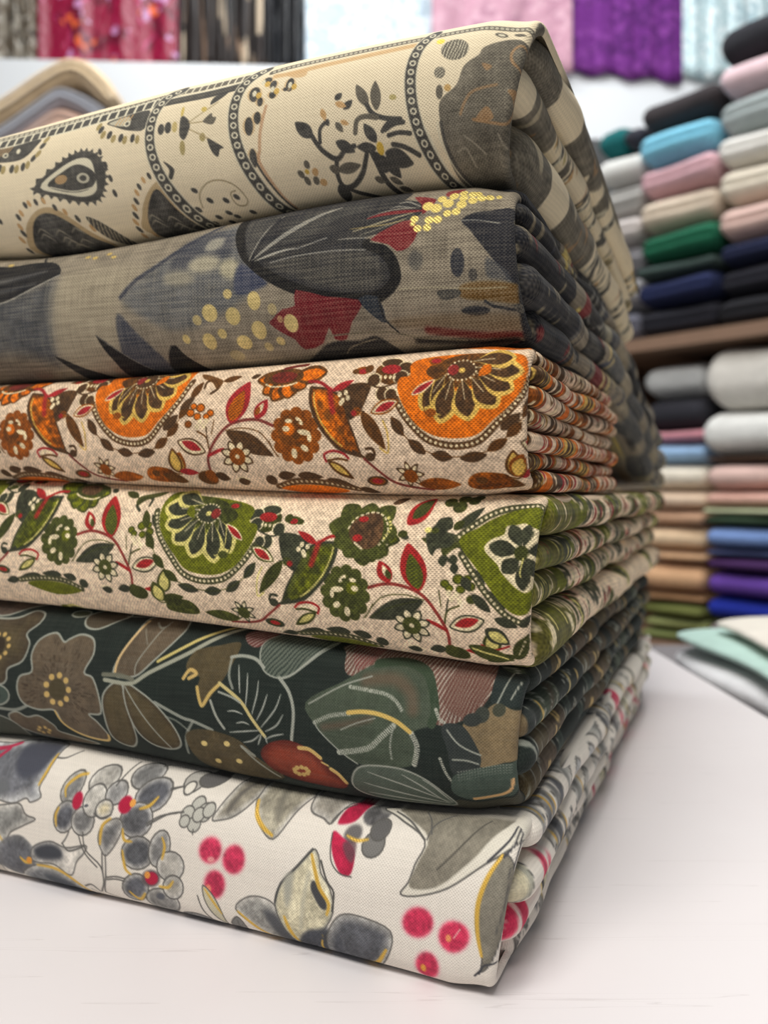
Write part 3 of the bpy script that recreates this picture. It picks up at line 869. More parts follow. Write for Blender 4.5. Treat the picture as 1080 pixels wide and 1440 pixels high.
    P.leaf(*c(380, 800)[0], *c(620, 800)[0], 18, RU, mot=.2); P.fill(c(670, 770, 740, 735, 880, 760, 900, 830, 780, 840, 670, 820), RU, mot=.3); P.ell(*c(740, 780)[0], 8, 5, BR)
    P.leaf(*c(925, 775)[0], *c(980, 645)[0], 28, RU, belly=.45); P.leaf(*c(928, 768)[0], *c(970, 670)[0], 19, GO, belly=.45, gold=g); P.line(c(890, 775, 940, 785, 990, 750), 2, BR)
    P.ell(*b(570, 682)[0], 8, 7, DK)
    for x0, y0, x1, y1 in ((620, 660, 725, 650), (735, 655, 880, 665), (890, 680, 1060, 725), (1070, 735, 1180, 770)):
        P.leaf(*b(x0, y0)[0], *b(x1, y1)[0], 12, DK, belly=.4)
    arc = b(590, 725, 700, 692, 800, 690, 920, 705, 1060, 740)
    P.line(arc, 9, C['bd']); P.beads(arc, 7, 1.8, CR, a=.8); P.fill(b(600, 740, 720, 710, 900, 720, 1000, 760, 800, 800), OR)
    P.ell(*b(200, 670)[0], 14, 10, BR); P.ell(*b(225, 660)[0], 8, 9, RU); P.leaf(*b(250, 650)[0], *b(330, 675)[0], 12, DK); P.leaf(*b(370, 690)[0], *b(440, 690)[0], 12, DK); P.line(b(360, 680, 400, 665, 440, 680), 2, CR)


def print_orange(P):
    C = dict(zip(('or', 'br', 'dk', 'ru', 'rd', 'go', 'cr', 'bd', 'st', 'wine'),
                 ((222, 118, 18), (106, 68, 28), (90, 64, 38), (150, 84, 22), (172, 48, 50), (224, 188, 98), (236, 216, 176), (104, 74, 44), (136, 66, 56), (122, 48, 36))))
    (sa, za), (sb, zb) = px_to_sz(562, 600), px_to_sz(135, 600)
    per = float(sb - sa)
    for k, dz in ((-1, .047), (0, .047), (-1, -.047), (0, -.047), (-1, 0), (1, 0), (0, 0)):
        P.xf = lambda s, z, k=k, dz=dz: (s + (k + (.5 if dz else 0)) * per, z + k * 0.0030 + dz)
        garden_design(P, C)
    P.xf = None
    P.img *= (1 + .12 * P.n1)[..., None]


def print_green(P):
    C = dict(zip(('or', 'br', 'dk', 'ru', 'rd', 'go', 'cr', 'bd', 'st', 'wine'),
                 ((112, 116, 24), (72, 76, 32), (68, 70, 52), (82, 86, 38), (172, 46, 44), (222, 210, 132), (236, 220, 182), (84, 84, 56), (148, 62, 54), (100, 74, 50))))
    s3, z3 = (float(x) for x in px_to_sz(422, 613))
    s4, z4 = (float(x) for x in px_to_sz(490, 833))
    al = 0.115
    ca, sa = math.cos(al), math.sin(al)
    per = 0.1118
    for k, dv in ((0, .047), (-1, -.047), (0, -.047), (1, 0), (0, 0)):
        def xf(s, z, k=k, dv=dv):
            ds, dz = -(s - s3) + (k + (.42 if dv else 0)) * per, z - z3 + k * 0.0006 + dv
            return s4 + ds * ca - dz * sa, z4 + ds * sa + dz * ca
        P.xf = xf
        garden_design(P, C)
    P.xf = None
    # the corner of the cloth: crown blossom, red leaf and a paisley folded round the edge
    d = zq(440, 680, .2963)
    OR, BR, DK, RU, RD, GO, CR = (C[k] for k in ('or', 'br', 'dk', 'ru', 'rd', 'go', 'cr'))
    for tx, ty in ((82, 192), (130, 105), (255, 95), (375, 115), (410, 235), (355, 350), (265, 388), (170, 345), (112, 285)):
        P.leaf(*d(255, 235)[0], *d(tx, ty)[0], 30, RU, belly=.66, mot=.15)
    P.ell(*d(265, 230)[0], 36, 28, RU, mot=.2); P.fill(d(180, 220, 215, 160, 300, 140, 340, 200, 330, 280, 270, 310, 205, 280), C['wine'], mot=.25)
    P.line(d(175, 215, 205, 165, 280, 140, 340, 165, 365, 235, 330, 290), 2.4, CR, dash=(8, 5)); P.ell(*d(240, 172)[0], 7, 4, RD); P.ell(*d(225, 258)[0], 7, 5, RD); P.line(d(215, 280, 250, 308), 3, CR)
    P.line(d(355, 165, 375, 210, 350, 260), 4, GO, gold=.3, dash=(5, 3))
    P.ell(*d(435, 240)[0], 7, 5, BR)
    P.leaf(*d(450, 198)[0], *d(556, 68)[0], 27, RD); P.leaf(*d(470, 170)[0], *d(548, 78)[0], 17, BR, hatch=(60, 4, RU, .4)); P.leaf(*d(355, 100)[0], *d(425, 65)[0], 10, C['wine'])
    for x, y, r in ((630, 90, 30), (690, 70, 30), (740, 80, 30), (680, 115, 34), (760, 60, 24)):
        P.ell(*d(x, y)[0], r * .3, r * .25, BR, mot=.2)
    P.leaf(*d(680, 222)[0], *d(800, 118)[0], 14, DK); P.leaf(*d(670, 220)[0], *d(715, 180)[0], 12, BR)
    P.fill(d(545, 240, 580, 200, 600, 170, 650, 165, 665, 210, 640, 230, 690, 250, 660, 300, 600, 310, 580, 340, 555, 300), DK, mot=.2); P.ell(*d(552, 222)[0], 5, 4, GO, gold=.3); P.ell(*d(585, 225)[0], 5, 4, RU)
    for x, y in ((625, 365), (675, 360), (680, 400)):
        P.leaf(*d(x, y - 25)[0], *d(x + 8, y + 28)[0], 12, DK)
    for q in (d(690, 262, 770, 195, 860, 140, 960, 105, 1080, 85), d(715, 335, 780, 440, 850, 545, 930, 640, 1010, 680)):
        P.line(q, 10, C['bd']); P.beads(q, 7.2, 2.2, CR, gold=.15)
    P.fill(d(700, 275, 780, 215, 860, 165, 960, 118, 1060, 98, 1200, 110, 1200, 480, 1080, 560, 1020, 625, 950, 622, 880, 545, 800, 420), OR, mot=.08)
    P.fill(d(820, 300, 850, 265, 905, 240, 915, 200, 960, 190, 1000, 180, 1040, 200, 1200, 230, 1200, 470, 1060, 500, 1010, 520, 960, 490, 900, 420, 880, 380, 830, 330), CR, sm=3)
    for x0, y0, x1, y1, wd in ((990, 300, 935, 190, 20), (1000, 295, 1020, 185, 18), (985, 320, 840, 295, 24), (985, 345, 905, 420, 24), (1000, 350, 1000, 510, 22), (1010, 320, 1140, 290, 24), (1005, 345, 1090, 440, 22)):
        P.leaf(*d(x0, y0)[0], *d(x1, y1)[0], wd, DK, belly=.6, mot=.15)
    P.ell(*d(990, 325)[0], 10, 11, BR); P.line(d(1000, 350, 985, 420, 990, 440), 2, GO)
    for x0, y0, x1, y1 in ((720, 440, 760, 505), (765, 520, 850, 610), (865, 640, 970, 695), (980, 690, 1050, 640)):
        P.leaf(*d(x0, y0)[0], *d(x1, y1)[0], 14, DK)
    P.leaf(*d(820, 688)[0], *d(925, 780)[0], 22, DK); P.leaf(*d(835, 705)[0], *d(915, 770)[0], 14, GO, gold=.3); P.line(d(795, 768, 850, 800, 920, 790), 3, RD)
    P.leaf(*d(940, 870)[0], *d(1025, 735)[0], 24, BR); P.line(d(960, 840, 1005, 760), 1.6, CR); P.leaf(*d(730, 770)[0], *d(930, 880)[0], 22, RU); P.line(d(750, 785, 850, 830, 900, 862), 3, GO)
    # beyond the corner: olive leaves close together
    rr = random.Random(4)
    P.fill([(772, 640), (900, 640), (900, 1000), (766, 1000), (764, 860)], (112, 108, 52), soft=1.5, mot=.15)
    for i in range(90):
        x, y = rr.uniform(760, 890), rr.uniform(660, 970)
        cc = rr.choice([OR, OR, BR, DK, CR, CR, (226, 202, 170), RU, GO, RD])
        P.leaf(x, y, x + rr.uniform(-22, 22), y + rr.uniform(-26, 26), rr.uniform(5, 14) if cc != RD else 5, cc)
    P.img *= (1 + .12 * P.n1)[..., None]


def print_forest(P):
    """deep green cloth with taupe flowers outlined in silver and gold"""
    TP, OL, LT, GO, GR = (104, 90, 72), (92, 80, 54), (166, 168, 156), (214, 184, 118), (78, 88, 72)
    a, b, c = zq(0, 840, .2407), zq(240, 870, .2407), zq(420, 890, .3148)
    P.img *= (1 + .06 * P.n2)[..., None]

    def ring(x, y, rx, ry, n, r):
        for i in range(n):
            t = i * 2 * math.pi / n
            P.ell(x + rx * math.cos(t), y + ry * math.sin(t), r, r * 1.1, GO, gold=.5)
    # left edge flower and leaf
    P.fill(a(-250, 100, -60, 130, 60, 130, 130, 90, 190, 110, 195, 160, 150, 215, 182, 272, 160, 365, 80, 408, 72, 470, 35, 498, -60, 480, -250, 500), OL, line=(LT, 2.4), mot=.12, edge=((74, 62, 46), 22))
    P.fill(a(-250, 40, -40, 120, 100, 60, 200, 10, 260, -40, -250, -60), (84, 70, 60), line=(LT, 2), mot=.15)
    P.ell(*a(8, 282)[0], 9, 12, (60, 50, 34)); ring(*a(8, 282)[0], 14, 16, 10, 2.8)
    P.ell(*a(0, 560)[0], 20, 15, (70, 84, 76), line=(LT, 2.4)); P.ell(*a(-10, 560)[0], 10, 9, (54, 66, 60))
    P.line(a(-150, 620, 0, 640, 110, 650, 195, 615), 4.5, LT, a=.85)
    # five-petalled flower
    fl = a(372, 262, 310, 213, 232, 248, 205, 330, 216, 425, 150, 452, 133, 530, 160, 610, 240, 650, 335, 655, 370, 740, 470, 812, 600, 842, 628, 802, 590, 720, 550, 672, 622, 665, 618, 560, 582, 460, 530, 428, 566, 330, 540, 250, 462, 223, 402, 246)
    P.fill(fl, TP, mot=.14, line=(LT, 2.6))
    x0, y0 = a(365, 530)[0]
    rr = random.Random(2)
    for i in range(150):
        t = rr.uniform(0, 2 * math.pi)
        r = rr.uniform(22, 64)
        x, y = x0 + r * math.cos(t), y0 + r * math.sin(t)
        if any(math.hypot(x - px, y - py) < rad for px, py, rad in ((78, 915, 20), (112, 917, 20), (60, 968, 22), (122, 975, 22), (118, 1015, 18), (88, 955, 25))):
            P.line([(x, y), (x + 4 * math.cos(t), y + 4 * math.sin(t))], 2, (74, 60, 46), a=.8)
    P.line(a(335, 660, 370, 742, 470, 815, 600, 845, 628, 805), 3.4, GO, gold=.4)
    P.ell(x0, y0, 13, 15, (82, 72, 46)); ring(x0, y0, 17, 20, 9, 4)
    P.fill(a(48, 690, 105, 662, 160, 695, 230, 688, 300, 750, 312, 790, 400, 825, 520, 880, 300, 880, 90, 770), TP, mot=.1, line=(LT, 2.2)); ring(*a(220, 785)[0], 8, 5, 6, 2.4)
    P.fill(a(-200, 660, 0, 690, 90, 770, 60, 860, -200, 820), (74, 78, 66), line=(LT, 2))
    P.fill(a(440, 112, 458, 178, 540, 196, 620, 152, 660, 105, 560, 40), (80, 70, 54), line=(LT, 2.4)); P.ell(*a(385, 105)[0], 12, 6, (80, 84, 66), line=(LT, 2)); P.line(a(640, 118, 720, 116, 800, 100), 1.6, LT)
    # leaves in the middle
    P.fill(a(790, 110, 762, 220, 712, 350, 700, 445, 820, 452, 900, 382, 1000, 255, 1015, 180, 960, 100), TP, mot=.12, line=(LT, 2.6))
    P.line(a(785, 150, 764, 225, 714, 350, 704, 430), 4, (216, 188, 140), gold=.3)
    P.line(a(910, 150, 870, 270, 820, 380, 820, 440), 2, LT, a=.8); P.line(a(840, 160, 880, 195, 910, 175), 2.4, LT, a=.8); P.line(a(800, 200, 850, 280), 1.4, LT, a=.6)
    P.fill(a(700, 490, 642, 560, 640, 690, 655, 830, 740, 882, 800, 822, 795, 690, 752, 500), OL, mot=.1, line=(LT, 2.6), edge=((76, 64, 46), 8))
    P.fill(a(760, 500, 862, 540, 960, 632, 1040, 760, 1055, 860, 985, 890, 880, 852, 808, 740), OL, mot=.1, line=(LT, 2.6), edge=((76, 64, 46), 8)); P.line(a(770, 510, 860, 660, 990, 880), 2, LT)
    P.line(a(650, 470, 800, 492, 900, 432, 1080, 338) + b(170, 160, 330, 62, 420, 0), 5.6, (168, 168, 150)); P.line(a(640, 440, 740, 448, 810, 470), 6, (120, 120, 104))
    P.line(a(935, 372, 1080, 286) + b(120, 140, 230, 82, 330, 20), 4.4, (206, 190, 122), gold=.4)
    P.line(a(940, 600, 1080, 690) + b(150, 590, 262, 642), 4.6, LT, a=.9); P.line(b(150, 590, 100, 680, 85, 790), 4, LT, a=.8); P.line(b(0, 560, 60, 590, 130, 660), 3, LT, a=.6)
    P.fill(b(95, 275, 130, 195, 250, 170, 355, 155, 372, 212, 332, 330, 300, 382, 210, 505, 170, 425, 182, 340, 130, 330), OL, mot=.12)
    P.line(b(90, 345, 120, 298, 160, 320, 120, 345), 5, GO, gold=.3); P.line(b(172, 395, 190, 470, 208, 498, 250, 430, 302, 378), 5.2, (216, 188, 118), gold=.4)
    P.fill(b(365, 100, 440, 60, 540, 70, 520, 130, 470, 185, 400, 160), (112, 64, 60), hatch=(50, 5, (176, 160, 150), .3))
    # net-veined leaf, dark leaf with a gold midrib
    P.fill(b(488, 180, 540, 110, 620, 60, 760, 60, 900, 140, 832, 225, 720, 322, 640, 348, 540, 302), (104, 112, 100), hatch=(35, 6, (56, 66, 60), .45), line=(LT, 2))
    P.line(b(900, 140, 820, 220, 720, 322, 650, 350), 3.4, LT)
    P.line(b(340, 232, 400, 226, 480, 244, 540, 290), 4.2, LT); P.line(b(255, 470, 290, 560, 335, 630), 4.2, LT); P.line(b(640, 345, 708, 425, 742, 540, 730, 695), 4.8, LT); P.line(b(345, 240, 350, 330, 380, 400), 4, LT, a=.8)
    P.line(b(300, 372, 430, 470, 500, 570, 575, 675), 5, (212, 196, 138), gold=.35); P.line(b(300, 420, 380, 450, 430, 480), 3, LT)
    for q in (b(395, 275, 410, 340, 425, 425), b(455, 320, 465, 400, 465, 495), b(525, 360, 525, 440, 502, 545), b(585, 435, 565, 510, 530, 580), b(662, 435, 635, 520, 555, 622), b(682, 550, 645, 610, 580, 645),
              b(358, 530, 400, 528, 445, 545), b(410, 598, 450, 592, 485, 606), b(368, 652, 460, 645, 545, 640), b(445, 712, 500, 700, 545, 665), b(530, 725, 545, 690, 555, 662), b(685, 660, 620, 672, 580, 692), b(585, 715, 580, 690, 575, 672)):
        P.line(q, 2.4, (176, 178, 168), taper=.5)
    # russet flower, olive flower with four dots
    P.fill(b(95, 695, 150, 640, 280, 648, 420, 702, 505, 800, 640, 945, 400, 960, 160, 880), OL, mot=.15, soft=1.2)
    for x, y in ((200, 725), (340, 724), (255, 840), (390, 836)):
        P.ell(*b(x, y)[0], 4.6, 4.2, (228, 206, 140), gold=.5)
    P.line(b(425, 735, 500, 830, 610, 940), 3.2, LT, a=.85); P.line(b(430, 740, 495, 795), 5, LT, a=.8)
    P.fill(b(538, 772, 600, 712, 720, 698, 860, 770, 930, 862, 1025, 955, 975, 1010, 800, 980, 650, 930, 560, 850), (146, 66, 44), mot=.1, edge=((98, 36, 26), 14))
    P.line(b(770, 742, 830, 752, 890, 802), 6, GO, gold=.4); P.line(b(945, 872, 985, 905, 1018, 960), 6.5, GO, gold=.4); P.line(b(895, 830, 930, 850), 3, GO)
    ring(*b(760, 890)[0], 10, 6, 9, 3.4)
    # hatched leaf and the broad green leaf
    P.fill(c(160, 60, 175, 110, 210, 192, 330, 200, 500, 260, 620, 400, 760, 378, 838, 302, 865, 170, 860, 90, 700, 60, 400, 20), (116, 84, 74), hatch=(25, 5.5, (186, 178, 164), .33), mot=.1)
    P.fill(c(200, 60, 240, 170, 300, 150, 330, 70), (124, 56, 54), a=.6, hatch=(25, 5, (186, 178, 164), .35))
    P.fill(c(660, 330, 650, 260, 700, 150, 840, 130, 830, 290, 750, 372), (112, 74, 64), hatch=(20, 5, (150, 132, 118), .3), a=.8)
    P.fill(c(45, 305, 200, 218, 330, 148, 450, 145, 565, 200, 622, 330, 612, 400, 520, 440, 545, 560, 450, 592, 280, 570, 200, 510, 110, 420), GR, mot=.08)
    P.line(c(330, 150, 450, 146, 562, 202, 616, 330, 606, 400), 12, (62, 78, 58)); P.line(c(300, 215, 420, 215, 500, 270, 520, 340), 16, (112, 94, 76), a=.75, soft=5)
    P.line(c(235, 240, 380, 268, 440, 300, 475, 345), 5, (178, 180, 166), dash=(3, 2)); P.line(c(60, 310, 200, 235, 320, 200), 2, LT); P.line(c(90, 390, 160, 360, 250, 350), 6, (164, 166, 152), dash=(3, 2))
    P.line(c(130, 410, 260, 390, 340, 372), 9, (104, 86, 70), a=.7, soft=4); P.line(c(200, 520, 330, 500, 390, 450, 440, 405), 8, (176, 178, 164), dash=(3, 2)); P.line(c(210, 420, 280, 390, 360, 370), 1.6, LT)
    P.line(c(432, 548, 428, 480, 440, 410), 3, LT, dash=(3, 2)); P.line(c(90, 385, 110, 425, 200, 512, 280, 572), 2, LT)
    P.line(c(520, 440, 545, 500, 530, 575), 8, (184, 184, 170), dash=(3, 2)); P.line(c(620, 340, 640, 380, 660, 392), 5, (184, 184, 170), dash=(3, 2))
    P.line(c(240, 346, 300, 342, 370, 352, 450, 385, 512, 432), 6, (220, 190, 112), gold=.45)
    # corner
    P.fill(c(860, 60, 850, 200, 860, 330, 960, 330, 1100, 300, 1100, 60), (44, 54, 52))
    P.line(c(872, 335, 895, 270, 920, 185), 2.2, LT); P.line(c(935, 300, 950, 265, 968, 228), 2.2, LT)
    P.fill(c(740, 410, 800, 385, 870, 318, 960, 345, 1060, 340, 1060, 560, 930, 580, 830, 600, 790, 540), (136, 118, 88), mot=.12)
    P.ell(*c(820, 365)[0], 10, 11, (66, 70, 62)); P.ell(*c(782, 385)[0], 13, 9, (58, 62, 58)); P.ell(*c(890, 345)[0], 9, 9, (74, 76, 62))
    P.fill(c(650, 410, 720, 400, 770, 440, 820, 545, 800, 610, 700, 620, 680, 520), (56, 62, 60)); P.line(c(675, 425, 730, 490, 820, 540), 2.4, LT); P.line(c(700, 555, 760, 560, 810, 580), 2.4, LT)
    P.line(c(645, 550, 665, 610, 690, 660), 4.4, (184, 184, 170), dash=(3, 2))
    P.fill(c(690, 650, 720, 620, 830, 598, 1060, 585, 1060, 700, 940, 760, 780, 760, 690, 720), (76, 90, 80), mot=.08)
    for i in range(4):
        P.line(c(720, 612 + i * 13, 830, 598 + i * 13, 950, 592 + i * 13), 2, (160, 164, 152), a=.7 - .12 * i, dash=(4, 2.4))
    P.line(c(775, 752, 850, 752, 905, 745, 945, 715, 955, 670), 4.6, (222, 182, 132), gold=.45)
    P.fill(c(690, 760, 800, 775, 960, 770, 1060, 740, 1060, 860, 690, 860), (70, 68, 54))
    P.fill(c(242, 645, 300, 582, 450, 592, 560, 640, 640, 712, 685, 790, 550, 790, 350, 760, 250, 710), (92, 102, 90), line=(LT, 2.6), mot=.06)
    for q in (c(670, 775, 500, 690, 320, 610), c(660, 780, 480, 730, 290, 665), c(655, 780, 560, 690, 470, 625), c(650, 790, 500, 765, 300, 720), c(672, 770, 610, 690, 560, 650)):
        P.line(q, 2.6, (176, 178, 166), taper=.6)
    P.fill(b(640, 950, 760, 990, 1000, 1040, 1000, 1120, 600, 1060), (52, 60, 54), soft=2)


def print_white_floral(P):
    """white cloth with watercolour grey flowers, gold rims and crimson berries"""
    DK, MG, LG, OU, GO, RD = (104, 105, 110), (138, 137, 135), (180, 176, 168), (104, 102, 98), (222, 184, 88), (196, 42, 78)
    a, b, c = zq(0, 1030, .2407), zq(230, 1070, .25), zq(440, 1110, .2963)
    W = (232, 226, 214)
    OL = (OU, 2.2)

    def wash(pts, col, out=True, edge=None, **kw):
        P.fill(pts, col, soft=2.2, edge=edge or ((206, 202, 194), 10), mot=.2, a=.92, **kw)
        if out:
            P.line(list(pts) + [pts[0]], 2.1, OU, closed=True, a=.9)

    def gold(q, wd=4.5):
        P.line(q, wd, GO, gold=.45, taper=.4, soft=1.2)
    # bell, leaf and dark flower at the left
    wash(a(-250, 60, 20, 60, 120, 20, 300, 40, 325, 120, 318, 220, 298, 295, 316, 345, 262, 372, 232, 350, 150, 378, 0, 345, -250, 330), (112, 114, 120), edge=((206, 206, 204), 16))
    P.fill(a(130, 70, 300, 70, 290, 200, 200, 250, 130, 190), (84, 86, 96), soft=6); P.fill(a(30, 260, 100, 250, 120, 320, 50, 330), (120, 122, 124), soft=5)
    gold(a(318, 130, 312, 210, 290, 280)); P.line(a(-60, 100, 20, 90, 70, 60), 6, RD, a=.8); P.line(a(0, 150, 40, 100), 5, RD, a=.8); P.line(a(330, 150, 380, 150, 430, 105), 2, OU)
    wash(a(-250, 380, 0, 395, 120, 385, 200, 380, 240, 440, 295, 466, 230, 500, 150, 540, 100, 590, 0, 440, -200, 430), (142, 142, 138)); P.line(a(0, 440, 50, 520, 105, 600), 4, (216, 190, 130))
    wash(a(72, 700, 80, 600, 200, 555, 290, 640, 290, 730, 200, 800, 90, 745), DK, out=False, edge=((130, 130, 130), 10)); P.ell(*a(60, 690)[0], 9, 12, (120, 120, 122), soft=4)
    wash(a(280, 625, 380, 590, 480, 622, 600, 605, 590, 650, 545, 700, 515, 772, 480, 778, 400, 722, 280, 705), MG, grad=(a(300, 650)[0], a(540, 680)[0], (226, 220, 210))); P.fill(a(290, 630, 380, 605, 450, 640, 440, 690, 320, 690), (76, 78, 84), soft=5)
    wash(a(195, 790, 300, 725, 420, 752, 530, 830, 630, 965, 550, 970, 400, 925, 270, 885), (124, 126, 128)); P.fill(a(330, 790, 450, 820, 570, 940, 420, 900), (92, 96, 102), soft=5)
    gold(a(300, 728, 420, 752, 530, 832, 620, 950)); gold(a(205, 685, 230, 710, 265, 715), 5); P.ell(*a(255, 700)[0], 4, 5, (226, 160, 70)); P.line(a(195, 800, 270, 880, 420, 930), 3, W)
    P.fill(a(-200, 700, 40, 720, 90, 790, 0, 810, -200, 760), (206, 198, 186), soft=2); P.line(a(10, 660, 80, 740, 80, 800), 2, OU, a=.7)
    # three small blossoms
    for x, y, rx, ry, r, col in ((485, 295, 11, 17, 20, MG), (645, 262, 15, 14, -30, LG), (470, 450, 13, 18, 15, DK), (580, 470, 13, 16, 0, MG), (630, 365, 12, 17, 0, LG)):
        P.ell(*a(x, y)[0], rx * 1.22, ry * 1.2, col, rot=r, soft=2, mot=.2, edge=((208, 204, 196), 9), line=OL)
    for x, y, rx, ry, r, col in ((860, 245, 16, 15, 0, MG), (935, 350, 19, 17, -15, DK), (870, 475, 18, 19, 0, (104, 104, 106)), (735, 330, 11, 12, 0, MG), (690, 410, 9, 10, 0, (224, 212, 180))):
        P.ell(*a(x, y)[0], rx * 1.22, ry * 1.2, col, rot=r, soft=2, mot=.2, edge=((196, 193, 188), 9), line=OL)
    wash(a(760, 460, 690, 500, 670, 570, 690, 640, 715, 665, 770, 590, 800, 500), (112, 112, 112))
    for x, y, rx, ry, r, col in ((885, 655, 18, 19, 0, (100, 101, 104)), (1010, 632, 12, 21, 12, MG), (868, 855, 15, 17, 20, DK), (1020, 935, 20, 15, 20, (150, 148, 144)), (1075, 730, 16, 17, 0, (176, 172, 164)), (1090, 850, 12, 14, 0, (160, 156, 148))):
        P.ell(*a(x, y)[0], rx * 1.22, ry * 1.2, col, rot=r, soft=2, mot=.2, edge=((200, 197, 190), 9), line=OL)
    P.ell(*a(1010, 905)[0], 6, 5, DK, soft=2); P.ell(*a(960, 800)[0], 13, 12, (110, 100, 100), soft=3)
    for x, y, rx, ry in ((535, 362, 7, 11), (798, 392, 9, 11), (965, 800, 9, 9)):
        P.ell(*a(x, y)[0], rx, ry, (186, 40, 74), soft=2)
    P.ell(*a(835, 385)[0], 4, 5, (236, 170, 90)); P.ell(*a(940, 780)[0], 4, 5, (230, 160, 80)); P.ell(*a(590, 388)[0], 3, 2, DK)
    for q in (a(460, 340, 450, 290, 500, 240, 545, 232), a(420, 500, 415, 440, 430, 400), a(880, 415, 930, 400, 965, 360), a(680, 600, 690, 500, 730, 460), a(800, 640, 815, 740, 845, 775), a(830, 880, 880, 930, 920, 890), a(1025, 690, 1040, 620, 1025, 570), a(1010, 845, 1060, 850, 1090, 815), a(800, 520, 810, 580, 850, 590)):
        gold(q, 4.4)
    for q in (a(500, 530, 480, 570, 455, 600), a(585, 530, 600, 630, 680, 725, 690, 820, 660, 885), a(560, 545, 590, 640, 660, 730), a(770, 170, 745, 240, 720, 295), a(690, 650, 690, 760), a(708, 660, 706, 780, 680, 890), a(710, 792, 760, 788, 812, 802), a(710, 805, 760, 803, 805, 815),
              a(930, 492, 1000, 455, 1090, 440), a(570, 850, 615, 838, 650, 885), a(905, 195, 925, 180), a(1020, 330, 1060, 318, 1100, 310), a(640, 430, 680, 455, 730, 440), a(460, 600, 500, 640, 590, 610)):
        P.line(q, 2.2, OU)
    for q in (a(680, 890, 800, 962, 900, 1045), a(600, 870, 700, 940, 860, 1030)):
        P.line(q, 2, (166, 160, 148))
    # upper leaves
    P.ell(*b(165, 105)[0], 14, 17, (190, 186, 178), line=OL, soft=2); P.ell(*b(245, 95)[0], 17, 14, (112, 110, 108), line=OL, soft=2); P.ell(*b(155, 150)[0], 7, 8, W, line=OL); P.line(b(60, 150, 110, 145), 2, OU)
    for x, y, r in ((235, 230, 9), (280, 265, 10), (190, 270, 9), (235, 320, 9), (250, 275, 8), (180, 305, 7), (300, 255, 8)):
        P.ell(*b(x, y)[0], r, r * 1.1, (196, 194, 184), soft=1.5, line=(OU, 1.8))
    P.line(b(-20, 325, 30, 295, 90, 268, 165, 260), 2.4, OU); P.line(b(235, 345, 235, 370), 2, OU)
    wash(b(415, 60, 380, 180, 328, 292, 370, 302, 450, 282, 525, 205, 540, 60), (142, 136, 122)); P.line(b(470, 100, 430, 190, 400, 260), 5, (110, 106, 100), soft=3)
    wash(b(545, 60, 530, 180, 535, 240, 590, 332, 680, 395, 760, 285, 812, 180, 820, 60), (166, 160, 142)); P.line(b(640, 90, 650, 180, 680, 300), 8, (134, 130, 118), soft=5); gold(b(538, 220, 560, 285, 610, 340, 670, 378), 6)
    wash(b(812, 110, 815, 200, 840, 275, 920, 310, 975, 332, 1020, 235, 1080, 180, 1080, 80), (158, 153, 142))
    # berries
    for x, y, rx, ry in ((340, 452, 15, 17), (470, 502, 15, 19), (365, 636, 14, 19)):
        P.ell(*b(x, y)[0], rx + 2.5, ry + 2.5, (232, 176, 178), soft=4, a=.8); P.ell(*b(x, y)[0], rx, ry, (198, 64, 96), soft=3, mot=.2, edge=((214, 96, 118), 5))
    P.ell(*b(330, 660)[0], 4, 6, (236, 150, 120), soft=2); P.ell(*b(345, 500)[0], 5, 4, (236, 160, 160), soft=2)
    for x, y, rx, ry in ((560, 550, 21, 20), (730, 605, 21, 21), (600, 750, 16, 20)):
        P.ell(*c(x, y)[0], rx + 3, ry + 3, (234, 180, 184), soft=4, a=.8); P.ell(*c(x, y)[0], rx, ry, (196, 60, 92), soft=3, mot=.2, edge=((214, 90, 114), 6))
    P.ell(*c(705, 612)[0], 4, 5, (238, 160, 110), soft=2); P.ell(*c(580, 762)[0], 4, 6, (236, 170, 80), soft=2); P.line(c(760, 570, 730, 610), 2, (236, 170, 170))
    # lily
    wash(b(478, 770, 560, 698, 680, 716, 745, 800, 800, 920, 900, 1075, 720, 995, 600, 885), (156, 155, 150)); P.fill(b(640, 780, 720, 800, 800, 940, 860, 1040, 740, 960), (98, 99, 102), soft=6); gold(b(490, 785, 600, 890, 720, 1000), 5)
    wash(b(905, 445, 830, 528, 742, 620, 708, 722, 745, 850, 830, 990, 900, 1010, 960, 900, 1035, 770, 1020, 645, 965, 560, 945, 480), (222, 214, 184), edge=((176, 174, 160), 6)); P.line(b(905, 445, 830, 528, 742, 620, 708, 722), 3.6, (92, 92, 90))
    P.fill(b(910, 640, 930, 600, 990, 690, 1000, 750, 960, 740), (84, 84, 86), soft=2); P.fill(b(760, 600, 810, 560, 800, 700, 770, 740), (182, 180, 166), soft=5); P.line(b(900, 560, 870, 700, 850, 860), 5, (200, 196, 176), soft=3)
    gold(b(905, 470, 935, 560, 960, 640, 1010, 720, 1000, 780), 6); gold(b(760, 800, 790, 890, 830, 970), 6); P.line(b(960, 500, 1000, 600, 1040, 660, 1030, 760), 3, (96, 94, 90))
    P.fill(b(870, 900, 960, 860, 1040, 870, 1080, 960, 1000, 1090, 860, 1090, 820, 1010), (88, 90, 94), soft=5, mot=.15); gold(b(970, 900, 960, 980, 955, 1030), 4)
    wash(c(120, 700, 140, 600, 200, 522, 300, 525, 432, 590, 422, 700, 335, 800, 200, 812, 130, 790), (96, 98, 104), edge=((186, 184, 178), 15)); gold(c(410, 680, 350, 760, 250, 790), 6); gold(c(60, 770, 90, 750, 130, 790), 5)
    P.fill(c(0, 640, 60, 600, 120, 640, 110, 760, 20, 790, -40, 760), (84, 86, 92), soft=5, mot=.15); gold(c(105, 650, 95, 700, 110, 740), 3.6)
